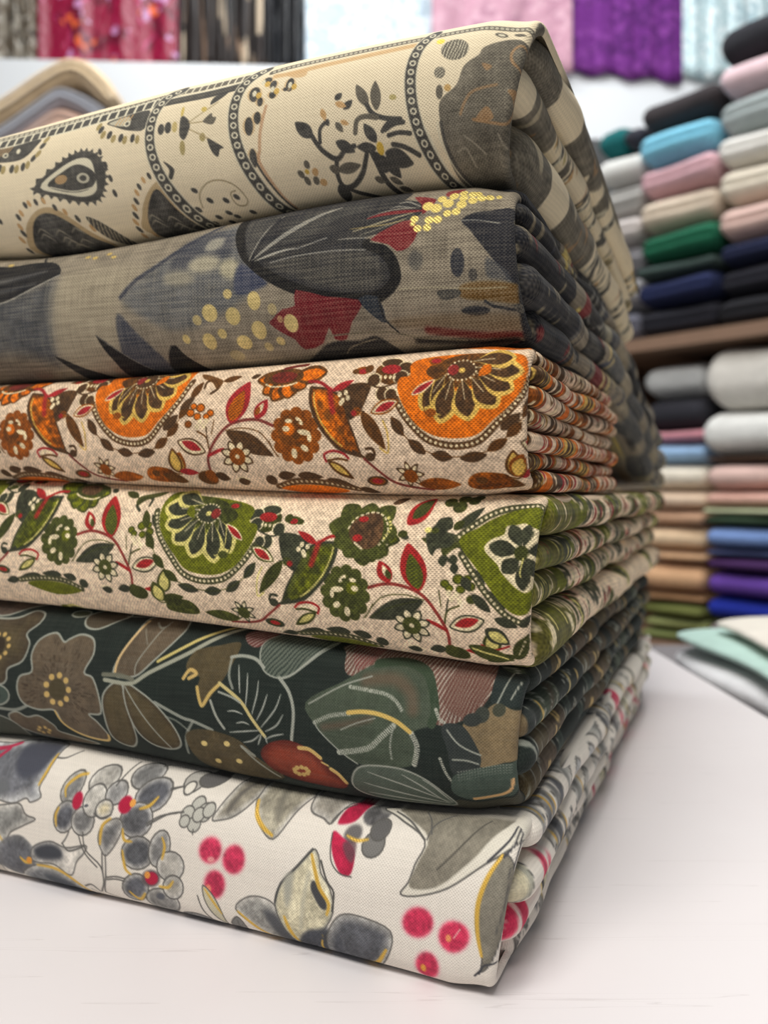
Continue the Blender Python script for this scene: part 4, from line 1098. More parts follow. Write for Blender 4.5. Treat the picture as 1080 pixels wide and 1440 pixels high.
    # small leaves under the berries
    P.leaf(*b(300, 640)[0], *b(410, 880)[0], 15, (206, 200, 176), line=(OU, 1.8)); gold(b(310, 660, 360, 740, 395, 800), 3.6); P.line(b(268, 700, 290, 780, 330, 850), 2.2, OU)
    P.leaf(*b(150, 820)[0], *b(400, 920)[0], 24, MG, line=(OU, 1.8), mot=.1); gold(b(235, 880, 310, 915, 390, 918), 5); P.leaf(*b(480, 815)[0], *b(470, 985)[0], 22, (140, 138, 134), line=(OU, 1.8)); P.line(b(480, 840, 475, 960), 1.6, OU)
    wash(b(-60, 810, 100, 840, 280, 910, 450, 975, 300, 990, 60, 930, -60, 900), (190, 186, 178)); P.line(b(440, 970, 600, 1030, 760, 1080), 2, OU, a=.7)
    # red and grey blossom, long leaf, gold-rimmed leaf
    P.fill(c(140, 130, 160, 70, 205, 30, 250, 40, 240, 90, 215, 140, 150, 150), (188, 42, 78), soft=2, mot=.15)
    P.ell(*c(300, 105)[0], 18, 16, (112, 110, 110), soft=2.5, mot=.2); P.ell(*c(345, 60)[0], 16, 14, (140, 138, 134), soft=2.5); P.ell(*c(330, 225)[0], 15, 14, (132, 130, 126), soft=2, line=OL); P.ell(*c(345, 170)[0], 13, 12, (110, 108, 106), soft=2.5, line=OL); P.ell(*c(225, 185)[0], 12, 10, (120, 116, 114), soft=3)
    P.fill(c(130, 175, 180, 195, 250, 245, 248, 335, 200, 340, 150, 260), (196, 48, 84), soft=1.6, mot=.15); P.fill(c(190, 215, 250, 215, 250, 290, 215, 270), (110, 84, 88), soft=3, a=.8); gold(c(200, 190, 250, 208, 300, 205), 3.6)
    P.line(c(130, 180, 145, 280, 190, 335, 250, 350), 2, OU); P.line(c(110, 140, 140, 90, 180, 60), 2, OU)
    P.fill(c(360, 60, 400, 120, 560, 212, 535, 300, 512, 372, 478, 424, 560, 432, 700, 392, 860, 290, 1000, 200, 1050, 60), (226, 220, 206), line=OL)
    P.fill(c(420, 60, 450, 120, 575, 205, 545, 300, 518, 395, 640, 392, 760, 310, 850, 220, 920, 60), (146, 140, 126), soft=2, mot=.12); P.line(c(570, 210, 590, 150, 660, 90), 2, OU); P.line(c(640, 320, 760, 210, 840, 110), 2.2, (100, 96, 88)); P.line(c(380, 90, 470, 140, 560, 212), 2.4, OU); P.line(c(520, 80, 560, 130, 585, 190), 2, OU)
    P.fill(c(935, 250, 885, 330, 838, 450, 832, 580, 858, 705, 850, 780, 900, 730, 960, 600, 1010, 440, 1000, 300), (142, 137, 124), soft=1.5, mot=.1, line=OL); gold(c(932, 255, 880, 335, 842, 450, 838, 580, 856, 700), 6.5); P.line(c(975, 300, 970, 440, 920, 600), 2, OU)
    for q in (c(970, 130, 950, 200, 870, 280), c(985, 140, 975, 220, 940, 260), c(1000, 150, 1010, 230, 1000, 300), c(840, 790, 870, 745, 930, 740), c(820, 800, 850, 770)):
        P.line(q, 3, (80, 80, 84))
    # foot
    wash(c(-200, 800, 60, 800, 200, 815, 345, 808, 420, 860, 500, 900, 300, 890, 60, 850, -200, 840), (152, 150, 148)); P.ell(*c(550, 890)[0], 14, 6, LG, line=OL, soft=2); P.ell(*c(590, 905)[0], 7, 4, DK, soft=2)
    for q in (c(690, 850, 720, 890, 860, 900), c(680, 880, 750, 910, 860, 910), c(720, 850, 760, 890, 820, 890)):
        P.line(q, 2.2, OU)


# ------------------------------------------------------------------ cloth material
def cloth_material(name, period, weave, thread=None, tk=0.0, slub=0.12, rough=0.85, bump=0.00012, sheen=0.05):
    m, nt, b = nodes_of(name)
    at = N(nt, 'ShaderNodeAttribute', attribute_name='print')
    cl = N(nt, 'ShaderNodeAttribute', attribute_name='cloth')
    sp = N(nt, 'ShaderNodeSeparateXYZ')
    nt.links.new(cl.outputs['Vector'], sp.inputs[0])
    # the threads wander a little
    wn = N(nt, 'ShaderNodeTexNoise')
    wn.inputs['Scale'].default_value = 260
    nt.links.new(cl.outputs['Vector'], wn.inputs['Vector'])
    wob = math_n(nt, 'MULTIPLY', math_n(nt, 'SUBTRACT', wn.outputs['Fac'], 0.5), 2.4)
    k = 2 * math.pi / period
    wu = math_n(nt, 'SINE', math_n(nt, 'ADD', math_n(nt, 'MULTIPLY', sp.outputs[0], k), wob))
    wv = math_n(nt, 'SINE', math_n(nt, 'ADD', math_n(nt, 'MULTIPLY', sp.outputs[1], k * 1.08), wob))
    wv2 = math_n(nt, 'SINE', math_n(nt, 'MULTIPLY', sp.outputs[1], k * 2.16))
    prod = math_n(nt, 'MULTIPLY', wu, wv)
    h = math_n(nt, 'ADD', math_n(nt, 'MULTIPLY', prod, 0.75), math_n(nt, 'MULTIPLY', wv2, 0.25))     # -1..1

    def streak(sx, sy):
        mp = N(nt, 'ShaderNodeMapping')
        mp.inputs['Scale'].default_value = (sx, sy, 1)
        nt.links.new(cl.outputs['Vector'], mp.inputs[0])
        z = N(nt, 'ShaderNodeTexNoise')
        z.inputs['Scale'].default_value = 1
        z.inputs['Detail'].default_value = 3
        nt.links.new(mp.outputs[0], z.inputs['Vector'])
        return math_n(nt, 'SUBTRACT', z.outputs['Fac'], 0.5)
    sl = math_n(nt, 'ADD', streak(60, 1400), math_n(nt, 'MULTIPLY', streak(1400, 60), 0.6))
    gain = math_n(nt, 'ADD', math_n(nt, 'ADD', 1.0, math_n(nt, 'MULTIPLY', h, weave)), math_n(nt, 'MULTIPLY', sl, slub * 4))
    g3 = N(nt, 'ShaderNodeCombineXYZ')
    for i in range(3):
        nt.links.new(gain, g3.inputs[i])
    col = mix_n(nt, 1.0, at.outputs['Color'], g3.outputs[0], 'MULTIPLY')
    if thread is not None:
        f = math_n(nt, 'MULTIPLY', math_n(nt, 'ADD', math_n(nt, 'MULTIPLY', h, 0.5), math_n(nt, 'ADD', math_n(nt, 'MULTIPLY', sl, 2.2), 0.35)), tk)
        bw = N(nt, 'ShaderNodeRGBToBW')
        nt.links.new(at.outputs['Color'], bw.inputs[0])
        mr = N(nt, 'ShaderNodeMapRange')
        mr.inputs[2].default_value = 0.10
        mr.inputs[3].default_value = 0.22
        nt.links.new(bw.outputs[0], mr.inputs[0])
        f = math_n(nt, 'MULTIPLY', f, mr.outputs[0])
        fn = N(nt, 'ShaderNodeClamp')
        nt.links.new(f, fn.inputs[0])
        f2 = math_n(nt, 'MULTIPLY', fn.outputs[0], math_n(nt, 'SUBTRACT', 1.0, at.outputs['Alpha']))
        col = mix_n(nt, f2, col, rgba(thread))
    nt.links.new(col, b.inputs['Base Color'])
    b.inputs['Roughness'].default_value = rough
    b.inputs['Specular IOR Level'].default_value = 0.25
    b.inputs['Sheen Weight'].default_value = sheen
    b.inputs['Sheen Roughness'].default_value = 0.5
    nt.links.new(math_n(nt, 'MULTIPLY', at.outputs['Alpha'], 0.8), b.inputs['Metallic'])
    nt.links.new(math_n(nt, 'SUBTRACT', rough, math_n(nt, 'MULTIPLY', at.outputs['Alpha'], 0.7)), b.inputs['Roughness'])
    bp = N(nt, 'ShaderNodeBump')
    bp.inputs['Strength'].default_value = 0.6
    bp.inputs['Distance'].default_value = bump
    nt.links.new(h, bp.inputs['Height'])
    nt.links.new(bp.outputs[0], b.inputs['Normal'])
    return m


# ------------------------------------------------------------------ folded fabric geometry
LEN = 0.30                                   # width of the folded cloths along the front
SEAMS = [                                    # seam lines between the cloths, from the table up
    None,
    [(0, 1037), (200, 1068), (400, 1108), (500, 1127), (600, 1142), (720, 1146)],
    [(0, 846), (200, 868), (400, 895), (550, 917), (730, 946)],
    [(0, 674), (200, 682), (400, 691), (600, 696), (740, 694)],
    [(0, 541), (200, 529), (400, 510), (560, 498), (740, 481)],
    [(0, 361), (200, 335), (400, 291), (560, 266), (720, 254)],
    [(0, 184), (150, 142), (340, 91), (540, 49), (700, 15), (750, 6)],
]


def seam_fn(q, d=0.010):
    if q is None:
        return lambda s: np.zeros_like(np.asarray(s, float))
    q = np.array(q, float)
    s, z = px_to_sz(q[:, 0], q[:, 1], d)
    o = np.argsort(s)
    co = np.polyfit(s[o], z[o], 3)

    def f(x):
        x = np.clip(np.asarray(x, float), s.min() - 0.012, s.max() + 0.01)
        return np.polyval(co, x)
    return f


SEAMF = [seam_fn(q) for q in SEAMS]


def world(s, d, z):
    return np.stack([OX + ES[0] * s + ED[0] * d, OY + ES[1] * s + ED[1] * d, z], -1)


def wave(x, seed, amp, wl):
    r = random.Random(seed)
    out = 0
    for k in range(4):
        out = out + math.sin(0) + amp / (1 + k) * np.sin(x * 2 * math.pi / (wl / (1 + k * .8)) + r.uniform(0, 6.28))
    return out


def folded_fabric(idx, name, label, prn, mat, right, D, layers, B=0.012, p=2.4, droop=None, pb=None, curl=0.0022, thick=1.0, dshift=0.0):
    zb, zt = SEAMF[idx], SEAMF[idx + 1]
    droop = droop or (lambda d, f: 0 * d)
    root = bpy.data.objects.new(name, None)
    COL.objects.link(root)
    ctr = world(np.array(LEN / 2), np.array(D / 2), np.array(float(zb(np.array(0.1)))))
    root.location = ctr
    root.rotation_euler = (0, 0, 0)
    tag(root, label, 'fabric', 'folded printed fabrics in the stack')

    def child(nm, me):
        o = link(nm, me, root)
        o.matrix_parent_inverse = root.matrix_basis.inverted()
        return o
    bpy.context.view_layer.update()
    # ---- profile of the front fold: from the back of the underside, round the front, to the back of the top
    hh0 = 0.5 * float(zt(np.array(0.05)) - zb(np.array(0.05)))
    th = np.linspace(-math.pi / 2, math.pi / 2, 4001)
    pe = np.where(th < 0, pb or p, p)         # the underside may be squarer than the top
    ph = np.sign(np.sin(th)) * np.abs(np.sin(th)) ** (2 / pe)
    dd = B * (1 - np.abs(np.cos(th)) ** (2 / pe))
    arc = np.concatenate([[0], np.cumsum(np.hypot(np.diff(ph * hh0), np.diff(dd)))])
    n = int(arc[-1] / 0.00027)
    aa = np.linspace(0, arc[-1], n)
    ph, dd = np.interp(aa, arc, ph), np.interp(aa, arc, dd)
    dphi, ddd = np.gradient(ph * hh0), np.gradient(dd)
    # height coordinate of the print: level with the face, then along the cloth where it turns over
    vv = np.empty(n)
    mid = n // 2
    vv[mid] = ph[mid] * hh0
    stp = np.maximum(np.abs(dphi), np.hypot(dphi, ddd) * 0.72)
    for i in range(mid + 1, n): vv[i] = vv[i - 1] + stp[i]
    for i in range(mid - 1, -1, -1): vv[i] = vv[i + 1] - stp[i]
    fl = B + (D - B) * np.linspace(0, 1, 16)[1:] ** 1.5
    ph = np.concatenate([np.full(15, -1.0), ph, np.full(15, 1.0)])
    dd = np.concatenate([fl[::-1], dd, fl])
    vv = np.concatenate([vv[0] - (fl[::-1] - B), vv, vv[-1] + (fl - B)])
    # normals in the (depth, height) plane
    gz, gd = np.gradient(ph * hh0 + 0), np.gradient(dd)
    ln = np.hypot(gz, gd) + 1e-12
    nd, nz = -gz / ln, gd / ln
    # ---- rows along the front
    spx = px_to_sz(np.arange(760, -46, -1.25), 690)[0]
    spx = spx - spx[0]
    t = np.concatenate([spx, np.linspace(spx[-1] + .003, LEN, 26)])
    sr_t, sr_b = (float(px_to_sz(x, 690)[0]) for x in right)
    sr = sr_b + (sr_t - sr_b) * (ph + 1) / 2
    t = t[:, None]
    S = sr[None, :] * (1 - sstep(0, 0.08, t)) + t + curl
    PH, DD = np.broadcast_to(ph, S.shape), np.broadcast_to(dd, S.shape)
    bot, top = zb(S), zt(S)
    Z = (bot + top) / 2 + PH * ((top - bot) / 2 + 0.0002)
    und = wave(S, idx * 3 + 1, 0.0006, 0.09) * (1 - PH ** 2)
    # soft corner: the fold tightens towards the right-hand end
    endr = 1 - sstep(0.0, 0.012, t)
    DD = DD + und + endr * 0.0016 + dshift * (1 + 1.8 * np.exp(-np.maximum(S, 0) / 0.05)) * (1 - sstep(0.0, 0.08, DD))
    Z = Z - PH * endr * 0.0012
    Z = np.maximum(Z + droop(DD, (PH + 1) / 2), 0.0004)
    Vv = (bot + top) / 2 + vv[None, :] * ((top - bot) / 2 / hh0)
    P0 = world(S, DD, Z)
    # curled right-hand edge
    rows, cu, cv = [], [], []
    for psi in np.linspace(150, 12, 10):
        r = math.radians(psi)
        s1 = S[0] - curl * math.sin(r)
        q = 1 - math.cos(r)
        rows.append(world(s1, DD[0] - nd * curl * q, Z[0] - nz * curl * q))
        cu.append(S[0] - curl * r)
        cv.append(Vv[0])
    P = np.concatenate([np.array(rows), P0])
    U = np.concatenate([np.array(cu), S])
    Vv = np.concatenate([np.array(cv), Vv])
    cols = prn.sample(U, Vv)
    cloth = np.stack([U, Vv, np.full_like(U, idx)], -1)
    me = mesh_raw('outer_wrap', P, grid_quads(*U.shape), mat, cols.reshape(-1, 4), cloth.reshape(-1, 3))
    child('outer_wrap', me)
    # ---- the folded layers seen along the right side
    rr = random.Random(idx * 7 + 3)
    for li, L in enumerate(layers):
        f0, f1, prot = L[:3]
        Dl = (D + 0.012) * (L[3] if len(L) > 3 else 1.0) - rr.uniform(0, 0.008)
        fe = max(abs(2 * f0 - 1), abs(2 * f1 - 1)) * 0.94
        start = B * (1 - (1 - fe ** p) ** (1 / p)) + 0.0025 + dshift + rr.uniform(0, 0.0015)
        nd_ = 170
        d = start + (Dl - start) * np.linspace(0, 1, nd_) ** 1.35
        fm = (f0 + f1) / 2
        pr = prot * 1e-3 + wave(d, idx * 31 + li, 0.0007, 0.13)
        sr_l = sr_b + (sr_t - sr_b) * fm
        sedge = sr_l - pr
        wob = wave(d, idx * 17 + li * 5, 0.0005, 0.16)
        zb_, zt_ = float(zb(np.array(0.0))), float(zt(np.array(0.0)))
        gap = 0.00035
        zlo = zb_ + (zt_ - zb_) * f0 + gap
        zhi = zb_ + (zt_ - zb_) * f1 - gap
        hz = (zhi - zlo) / 2 * (1 + 0.10 * np.sin(d * 60 + li * 1.7) * (thick > 0))
        zc = (zlo + zhi) / 2 + wob
        # rounded ends
        cap = np.minimum(1, np.minimum((d - d[0]) / (0.0065 if idx < 5 else 0.016), (d[-1] - d) / 0.007) + 0.02)
        rnd = np.sqrt(np.clip(1 - (1 - cap) ** 2, 0.0, 1))
        na = 26
        psi = np.linspace(math.pi / 2, -math.pi / 2, na)
        ell = 1.15                            # how far the fold bulges relative to its height
        X = [(-np.cos(a) * ell, np.sin(a)) for a in psi]
        cs, cz = [], []
        for (ex, ez) in X:
            cs.append(sedge + (hz * ell) + ex * hz * (0.55 + 0.45 * rnd) + (1 - rnd) * 0.004)
            cz.append(zc + ez * hz * (0.35 + 0.65 * rnd))
        FR = (0.08, 0.16, 0.24, 0.32, 0.4, 0.48, 0.56, 0.64, 0.74, 0.86, 0.97)
        for fr in FR:
            cs.append(np.full(nd_, LEN * fr)); cz.append(zc - hz * (0.35 + 0.65 * rnd))
        for fr in FR[::-1]:
            cs.append(np.full(nd_, LEN * fr)); cz.append(zc + hz * (0.35 + 0.65 * rnd))
        cs, cz = np.array(cs).T, np.array(cz).T
        Dg = np.repeat(d[:, None], cs.shape[1], 1)
        # height follows the seams along the front as well
        ds = zb(np.clip(cs, 0, LEN)) * (1 - fm) + zt(np.clip(cs, 0, LEN)) * fm - (zb_ * (1 - fm) + zt_ * fm)
        fz = np.clip((cz - zb_) / (zt_ - zb_), 0, 1)
        # pressed flat where the layer meets the cloth above or below
        sq = np.clip(cs, -0.02, LEN)
        Zg = np.clip(cz + ds + droop(Dg, fz), zb(sq) + droop(Dg, 0 * Dg) + 0.0002, zt(sq) + droop(Dg, 0 * Dg + 1) - 0.0002)
        Zg = np.maximum(Zg, 0.0004)
        P = world(cs, Dg, Zg)
        arcv = np.concatenate([np.linspace(-1, 1, na), 1.2 + np.array(FR), 1.2 + np.array(FR[::-1])])[None, :] * (zhi - zlo) * 0.28
        u0, v0, us = L[4] if len(L) > 4 else (rr.uniform(0, 0.08), rr.uniform(.25, .75), 1.5)
        U = u0 + (Dg - start) * us + 0.0015 * np.sin(arcv * 300)
        Vl = zb_ + (zt_ - zb_) * v0 + arcv + 0 * Dg
        cols = prn.sample(U, Vl)
        nr, nc = cs.shape
        quads = grid_quads(nr, nc, True)
        V = P.reshape(-1, 3)
        extra = np.array([P[0].mean(0), P[-1].mean(0)])
        tr = [(nr * nc, (j + 1) % nc, j) for j in range(nc)] + [(nr * nc + 1, (nr - 1) * nc + j, (nr - 1) * nc + (j + 1) % nc) for j in range(nc)]
        cl = np.stack([U, Vl, np.full_like(U, idx + li * .1)], -1).reshape(-1, 3)
        cl = np.vstack([cl, cl[:1], cl[-1:]])
        cc = cols.reshape(-1, 4)
        cc = np.vstack([cc, cc[:1], cc[-1:]])
        child('fold_layer', mesh_raw('fold_layer', np.vstack([V, extra]), quads, mat, cc, cl, tris=tr))
    return root


def zrange(i):
    s = np.linspace(-0.01, 0.2, 20)
    return float(SEAMF[i](s).min()), float(SEAMF[i + 1](s).max())


m_soft = cloth_material('fine_white_cotton', 0.0010, 0.10, slub=0.05)
m_linen_o = cloth_material('orange_print_linen', 0.00125, 0.36, slub=0.10, bump=0.0002)
m_linen_g = cloth_material('green_print_linen', 0.00125, 0.36, slub=0.10, bump=0.0002)
m_night = cloth_material('night_linen', 0.00115, 0.30, thread=(186, 174, 146), tk=0.32, slub=0.24, bump=0.0002)
m_forest = cloth_material('forest_cotton', 0.0010, 0.16, thread=(120, 122, 112), tk=0.16, slub=0.06)
m_cream = cloth_material('cream_cotton', 0.00105, 0.15, thread=(214, 204, 176), tk=0.12, slub=0.07)

ss = sstep
FABRICS = [
    (0, 'folded_floral_fabric', 'white folded fabric with grey watercolour flowers and crimson berries, resting on the table', print_white_floral, (234, 227, 216), m_soft, (738, 706), 0.355,
     [(0, .26, 1.0, 1.0, (.135, .4, 1.5)), (.25, .5, 2.2, 1.0, (.009, .42, 1.5)), (.49, .76, 4.4, .98, (.058, .5, 1.5)), (.75, 1, 3.2, .94, (.10, .6, 1.5))], dict(B=0.016, p=2.15, pb=4.2, dshift=-0.004)),
    (1, 'folded_forest_fabric', 'dark green folded fabric with taupe flowers and silver outlined leaves', print_forest, (34, 44, 39), m_forest, (730, 722), 0.33,
     [(0, .3, 1.0, .97, (.118, .45, 1.4)), (.28, .54, 3.0, 1.0, (.10, .5, 1.4)), (.53, .79, 3.8, 1.0, (.006, .6, 1.4)), (.78, 1, 2.2, 1.0, (.055, .8, 1.4))], dict(B=0.018, p=2.1)),
    (2, 'folded_green_paisley_fabric', 'beige folded fabric printed with olive green paisleys and red buds', print_green, (238, 215, 186), m_linen_g, (758, 738), 0.375,
     [(0, .33, 4.0, 1.0, (-.010, .2, -1.2)), (.325, .55, .6, .94, (-.012, .45, -1.2)), (.545, .75, 1.8, .95, (-.018, .6, -1.2)), (.745, 1, 3.0, 1.0, (-.009, .85, -1.2))], dict(B=0.016, p=2.15)),
    (3, 'folded_orange_paisley_fabric', 'beige folded fabric printed with orange paisleys and brown leaves', print_orange, (232, 207, 178), m_linen_o, (742, 738), 0.165,
     [(0, .16, 3.4), (.15, .29, 1.6), (.28, .44, 3.0), (.43, .57, 1.4), (.56, .71, 2.6), (.70, .85, 3.4), (.84, 1, 1.6)], dict(B=0.014, p=2.2)),
    (4, 'folded_night_fabric', 'charcoal folded fabric with black leaves, crimson patches and gold dots', print_night_leaves, (144, 133, 116), m_night, (716, 734), 0.43,
     [(0, .24, 3.2, 1, (-.014, .2, -1.)), (.22, .5, 5.0, 1, (-.007, .40, -1.)), (.48, .75, 4.6, 1, (-.009, .66, -1.)), (.73, .9, 2.6, .9, (-.02, .8, -1.)), (.87, 1, 1.0, .7, (-.012, .9, -1.))], dict(B=0.018, p=2.1, droop=lambda d, f: -0.0415 * ss(.172, .42, d) * (1 - .3 * f))),
    (5, 'folded_cream_fabric', 'cream folded fabric with grey paisley border print, topmost of the stack', print_paisley_border, (238, 223, 192), m_cream, (752, 702), 0.262,
     [(0, .46, 5.0, 1.0, (-.004, .35, -.8)), (.45, .72, .8, .97, (-.02, .5, -1.3)), (.70, 1, 1.6, .98, (-.008, .7, -.6))], dict(B=0.020, p=2.1, droop=lambda d, f: -0.0415 * .7 * ss(.172, .42, d) - 0.016 * ss(.04, .26, d) * f)),
]
for idx, nm, lab, fn, base, mat, right, D, lay, kw in FABRICS:
    prn = Print(*zrange(idx), base)
    fn(prn)
    folded_fabric(idx, nm, lab, prn, mat, right, D, lay, **kw)


# ------------------------------------------------------------------ the shop behind: shelf of folded cloths
def on_plane(px, py, Pt, g):
    k = (px - 540) / FPX
    Y = (Pt[0] * g[1] - Pt[1] * g[0]) / (k * g[1] - g[0])
    a = (k * Y - Pt[0]) * g[0] + (Y - Pt[1]) * g[1]
    return a, CZ + (HY - py) / FPX * Y


def unit(v):
    v = np.array(v, float)
    return v / np.linalg.norm(v)


def slab(name, Pt, g, h, a0, a1, z0, z1, dep, mat, front=0.0, layers=2, seed=0, puff=1.0, tilt=0.0, nA=30, exp=3.6, endr=0.7):
    """a folded cloth: a soft slab with layer grooves along its open edges"""
    r = random.Random(seed)
    nS = 64
    t = np.linspace(0, 2 * math.pi, nS, endpoint=False)
    hz, hd = (z1 - z0) / 2, dep / 2
    ce, se = np.cos(t), np.sin(t)
    cx = np.sign(ce) * np.abs(ce) ** (2 / exp)
    sz = np.sign(se) * np.abs(se) ** (2 / 2.6)
    u = np.linspace(-1, 1, nA)
    u = np.sign(u) * np.abs(u) ** 0.7
    A = (a0 + a1) / 2 + u * (a1 - a0) / 2
    edge = np.clip((1 - np.abs(u)) * (a1 - a0) / 2 / (hz * 0.9 * endr + 1e-6), 0, 1)
    rnd = np.sqrt(np.clip(1 - (1 - edge) ** 2, 0.0, 1))
    groove = np.zeros(nS)
    for k in range(1, layers):
        zc = -1 + 2 * k / layers
        groove += np.exp(-((sz - zc) / 0.10) ** 2) * (np.abs(cx) > 0.5)
    D = hd + cx[None, :] * hd * (1 - 0.0 * edge[:, None])
    D = D - np.sign(cx)[None, :] * groove[None, :] * min(0.010, hz * 0.35)
    D = D + (1 - rnd)[:, None] * (-np.sign(cx))[None, :] * hz * 0.5
    Z = (z0 + z1) / 2 + sz[None, :] * hz * (0.30 + 0.70 * rnd[:, None])
    ph = r.uniform(0, 6)
    Z = Z - (puff * hz * 0.10 * (0.5 + 0.5 * np.sin(A * 26 + ph)))[:, None] * (sz[None, :] > 0) * sz[None, :]
    D = D + 0.004 * puff * np.sin(A * 31 + ph * 2)[:, None] * np.ones(nS)[None, :]
    Z = Z + tilt * (A - a0)[:, None]
    A2 = np.repeat(A[:, None], nS, 1) + groove[None, :] * 0
    g, h = np.array(g), np.array(h)
    XY = np.array(Pt)[None, None, :] + A2[..., None] * g + (D + front)[..., None] * h
    V = np.concatenate([XY, Z[..., None]], -1).reshape(-1, 3)
    q = grid_quads(nA, nS, True)
    ex = np.array([V[:nS].mean(0), V[-nS:].mean(0)])
    n = nA * nS
    tr = [(n, (j + 1) % nS, j) for j in range(nS)] + [(n + 1, n - nS + j, n - nS + (j + 1) % nS) for j in range(nS)]
    return link(name, mesh_raw(name, np.vstack([V, ex]), q, mat, tris=tr))


GV = unit((-0.86, 1.0))                   # shelf front, receding to the left
HV = np.array([GV[1], -GV[0]])               # into the shelf
PS = (0.582, 1.60)
CM = {}


def cmat(c):
    if c not in CM:
        CM[c] = plain('plush_%d_%d_%d' % c, c, 0.95, 0.16, 55, 0.003, 0.15 if min(c) > 90 else 0.0)
    return CM[c]


def column(px0, px1, items, group, zfloor=None, front=0.0, dep=0.24, seed=0, pxr=None, tilt=0.0):
    pxr = pxr or (px0 + px1) / 2
    a1, _ = on_plane(px0, 690, PS, GV)
    a0, _ = on_plane(px1, 690, PS, GV)
    r = random.Random(seed)
    for i, (y0, y1, c, lab, ly) in enumerate(items):
        _, zt = on_plane(pxr, y0, PS, GV)
        _, zb = on_plane(pxr, y1, PS, GV)
        j = r.uniform(-.004, .004)
        if zfloor is not None and i == len(items) - 1:
            zb = zfloor
        o = slab('folded_cloth', PS, GV, HV, a0 + .002 + j, a1 - .002 + j, zb - (0.0003 if zb != zfloor else 0), zt + 0.0003, dep, cmat(c), front=front + r.uniform(0, .01), layers=ly, seed=seed * 50 + i, tilt=tilt)
        tag(o, lab, 'cloth', group)


m_wood = plain('shelf_wood', (136, 108, 88), 0.6, 0.2, 14, stretch=(1, 8, 1))
m_dark = plain('shelf_back', (44, 42, 46), 0.9, 0.1, 10)
unit_root = bpy.data.objects.new('shelf_unit', None)
COL.objects.link(unit_root)
unit_root.location = (PS[0], PS[1], FLOOR)
tag(unit_root, 'wooden shelf unit holding stacks of plain folded cloths', 'shelf')
bpy.context.view_layer.update()


def shelf_box(name, a0, a1, d0, d1, z0, z1, mat):
    cs = [(a, d, z) for z in (z0, z1) for a, d in ((a0, d0), (a1, d0), (a1, d1), (a0, d1))]
    V = [tuple(np.array(PS) + a * GV + d * HV) + (z,) for a, d, z in cs]
    q = [(0, 1, 2, 3), (7, 6, 5, 4), (0, 4, 5, 1), (1, 5, 6, 2), (2, 6, 7, 3), (3, 7, 4, 0)]
    o = link(name, mesh_raw(name, V, q, mat, smooth=False), unit_root)
    o.matrix_parent_inverse = unit_root.matrix_basis.inverted()
    return o


A_NEAR, A_FAR = on_plane(1170, 690, PS, GV)[0], on_plane(812, 690, PS, GV)[0]
Z_UP = on_plane(980, 466, PS, GV)[1]
Z_LO = on_plane(980, 912, PS, GV)[1]
shelf_box('shelf', A_NEAR, A_FAR, -0.012, 0.30, Z_UP - 0.024, Z_UP, m_wood)
shelf_box('shelf', A_NEAR, A_FAR, -0.012, 0.30, Z_LO - 0.024, Z_LO, m_wood)
shelf_box('back_panel', A_NEAR, A_FAR, 0.30, 0.315, FLOOR, 0.90, m_dark)
shelf_box('upright', A_NEAR - 0.02, A_NEAR, -0.012, 0.315, FLOOR, 0.90, m_wood)
shelf_box('upright', A_FAR, A_FAR + 0.02, 0.02, 0.315, FLOOR, Z_UP + 0.02, m_wood)

gA, gB, gC, gD, gE = ('cloths stacked under the dark brown cloth', 'cloths stacked under the black cloth', 'cloths stacked beside the shelf end', 'bright cloths on the lower shelf', 'grey cloths at the shelf end')
column(893, 1003, [
    (122, 168, (50, 44, 46), 'dark brown folded cloth on top of the light blue one', 1),
    (168, 217, (126, 198, 224), 'light blue folded cloth above the dusty pink one', 2),
    (217, 264, (208, 166, 174), 'dusty pink folded cloth between light blue and beige', 2),
    (264, 315, (208, 192, 172), 'beige folded cloth above the emerald green one', 2),
    (315, 362, (14, 92, 64), 'emerald green folded cloth on the upper shelf', 2),
    (362, 384, (58, 74, 70), 'thin slate green folded cloth under the emerald one', 1),
    (384, 424, (26, 36, 76), 'navy folded cloth under the slate green one', 2),
    (424, 468.5, (22, 22, 32), 'black folded cloth lying on the upper shelf under navy', 2)], gA, Z_UP, seed=1, pxr=948)
column(1005, 1120, [
    (14, 74, (34, 34, 40), 'black draped cloth on top of the pale pink one', 1),
    (74, 122, (222, 194, 200), 'pale pink folded cloth under the black draped one', 1),
    (122, 176, (160, 170, 170), 'silver grey folded cloth above the white one', 2),
    (176, 222, (228, 226, 220), 'white folded cloth between silver grey and cream', 2),
    (222, 277, (218, 208, 190), 'cream folded cloth above the blush one', 2),
    (277, 330, (212, 180, 170), 'blush folded cloth above the midnight blue one', 2),
    (330, 366, (24, 32, 64), 'midnight blue folded cloth under the blush one', 2),
    (366, 410, (30, 30, 40), 'charcoal black folded cloth under midnight blue', 2),
    (410, 451, (20, 20, 26), 'black folded cloth lowest under the charcoal black one', 2)], gB, Z_UP, seed=2, pxr=1050)
column(826, 891, [
    (208, 252, (212, 212, 208), 'pale grey cloth at the shelf end under the teal one', 1),
    (252, 300, (168, 166, 162), 'mid grey crumpled cloth at the shelf end', 3),
    (300, 342, (200, 192, 188), 'pinkish grey cloth in the shelf end stack', 2),
    (342, 386, (124, 122, 126), 'dark grey cloth in the shelf end stack', 3),
    (386, 432, (158, 156, 158), 'ash grey cloth in the shelf end stack', 2),
    (432, 489, (98, 98, 110), 'slate grey cloth lowest in the shelf end stack', 2)], gE, Z_UP, seed=3, pxr=860, front=0.02)
Z_GREY = on_plane(860, 208, PS, GV)[1]          # top of the grey stack
column(822, 862, [(168, 210, (4, 96, 98), 'teal cloth on top of the grey stack', 1)], gE, Z_GREY, seed=4, pxr=842, front=0.03)
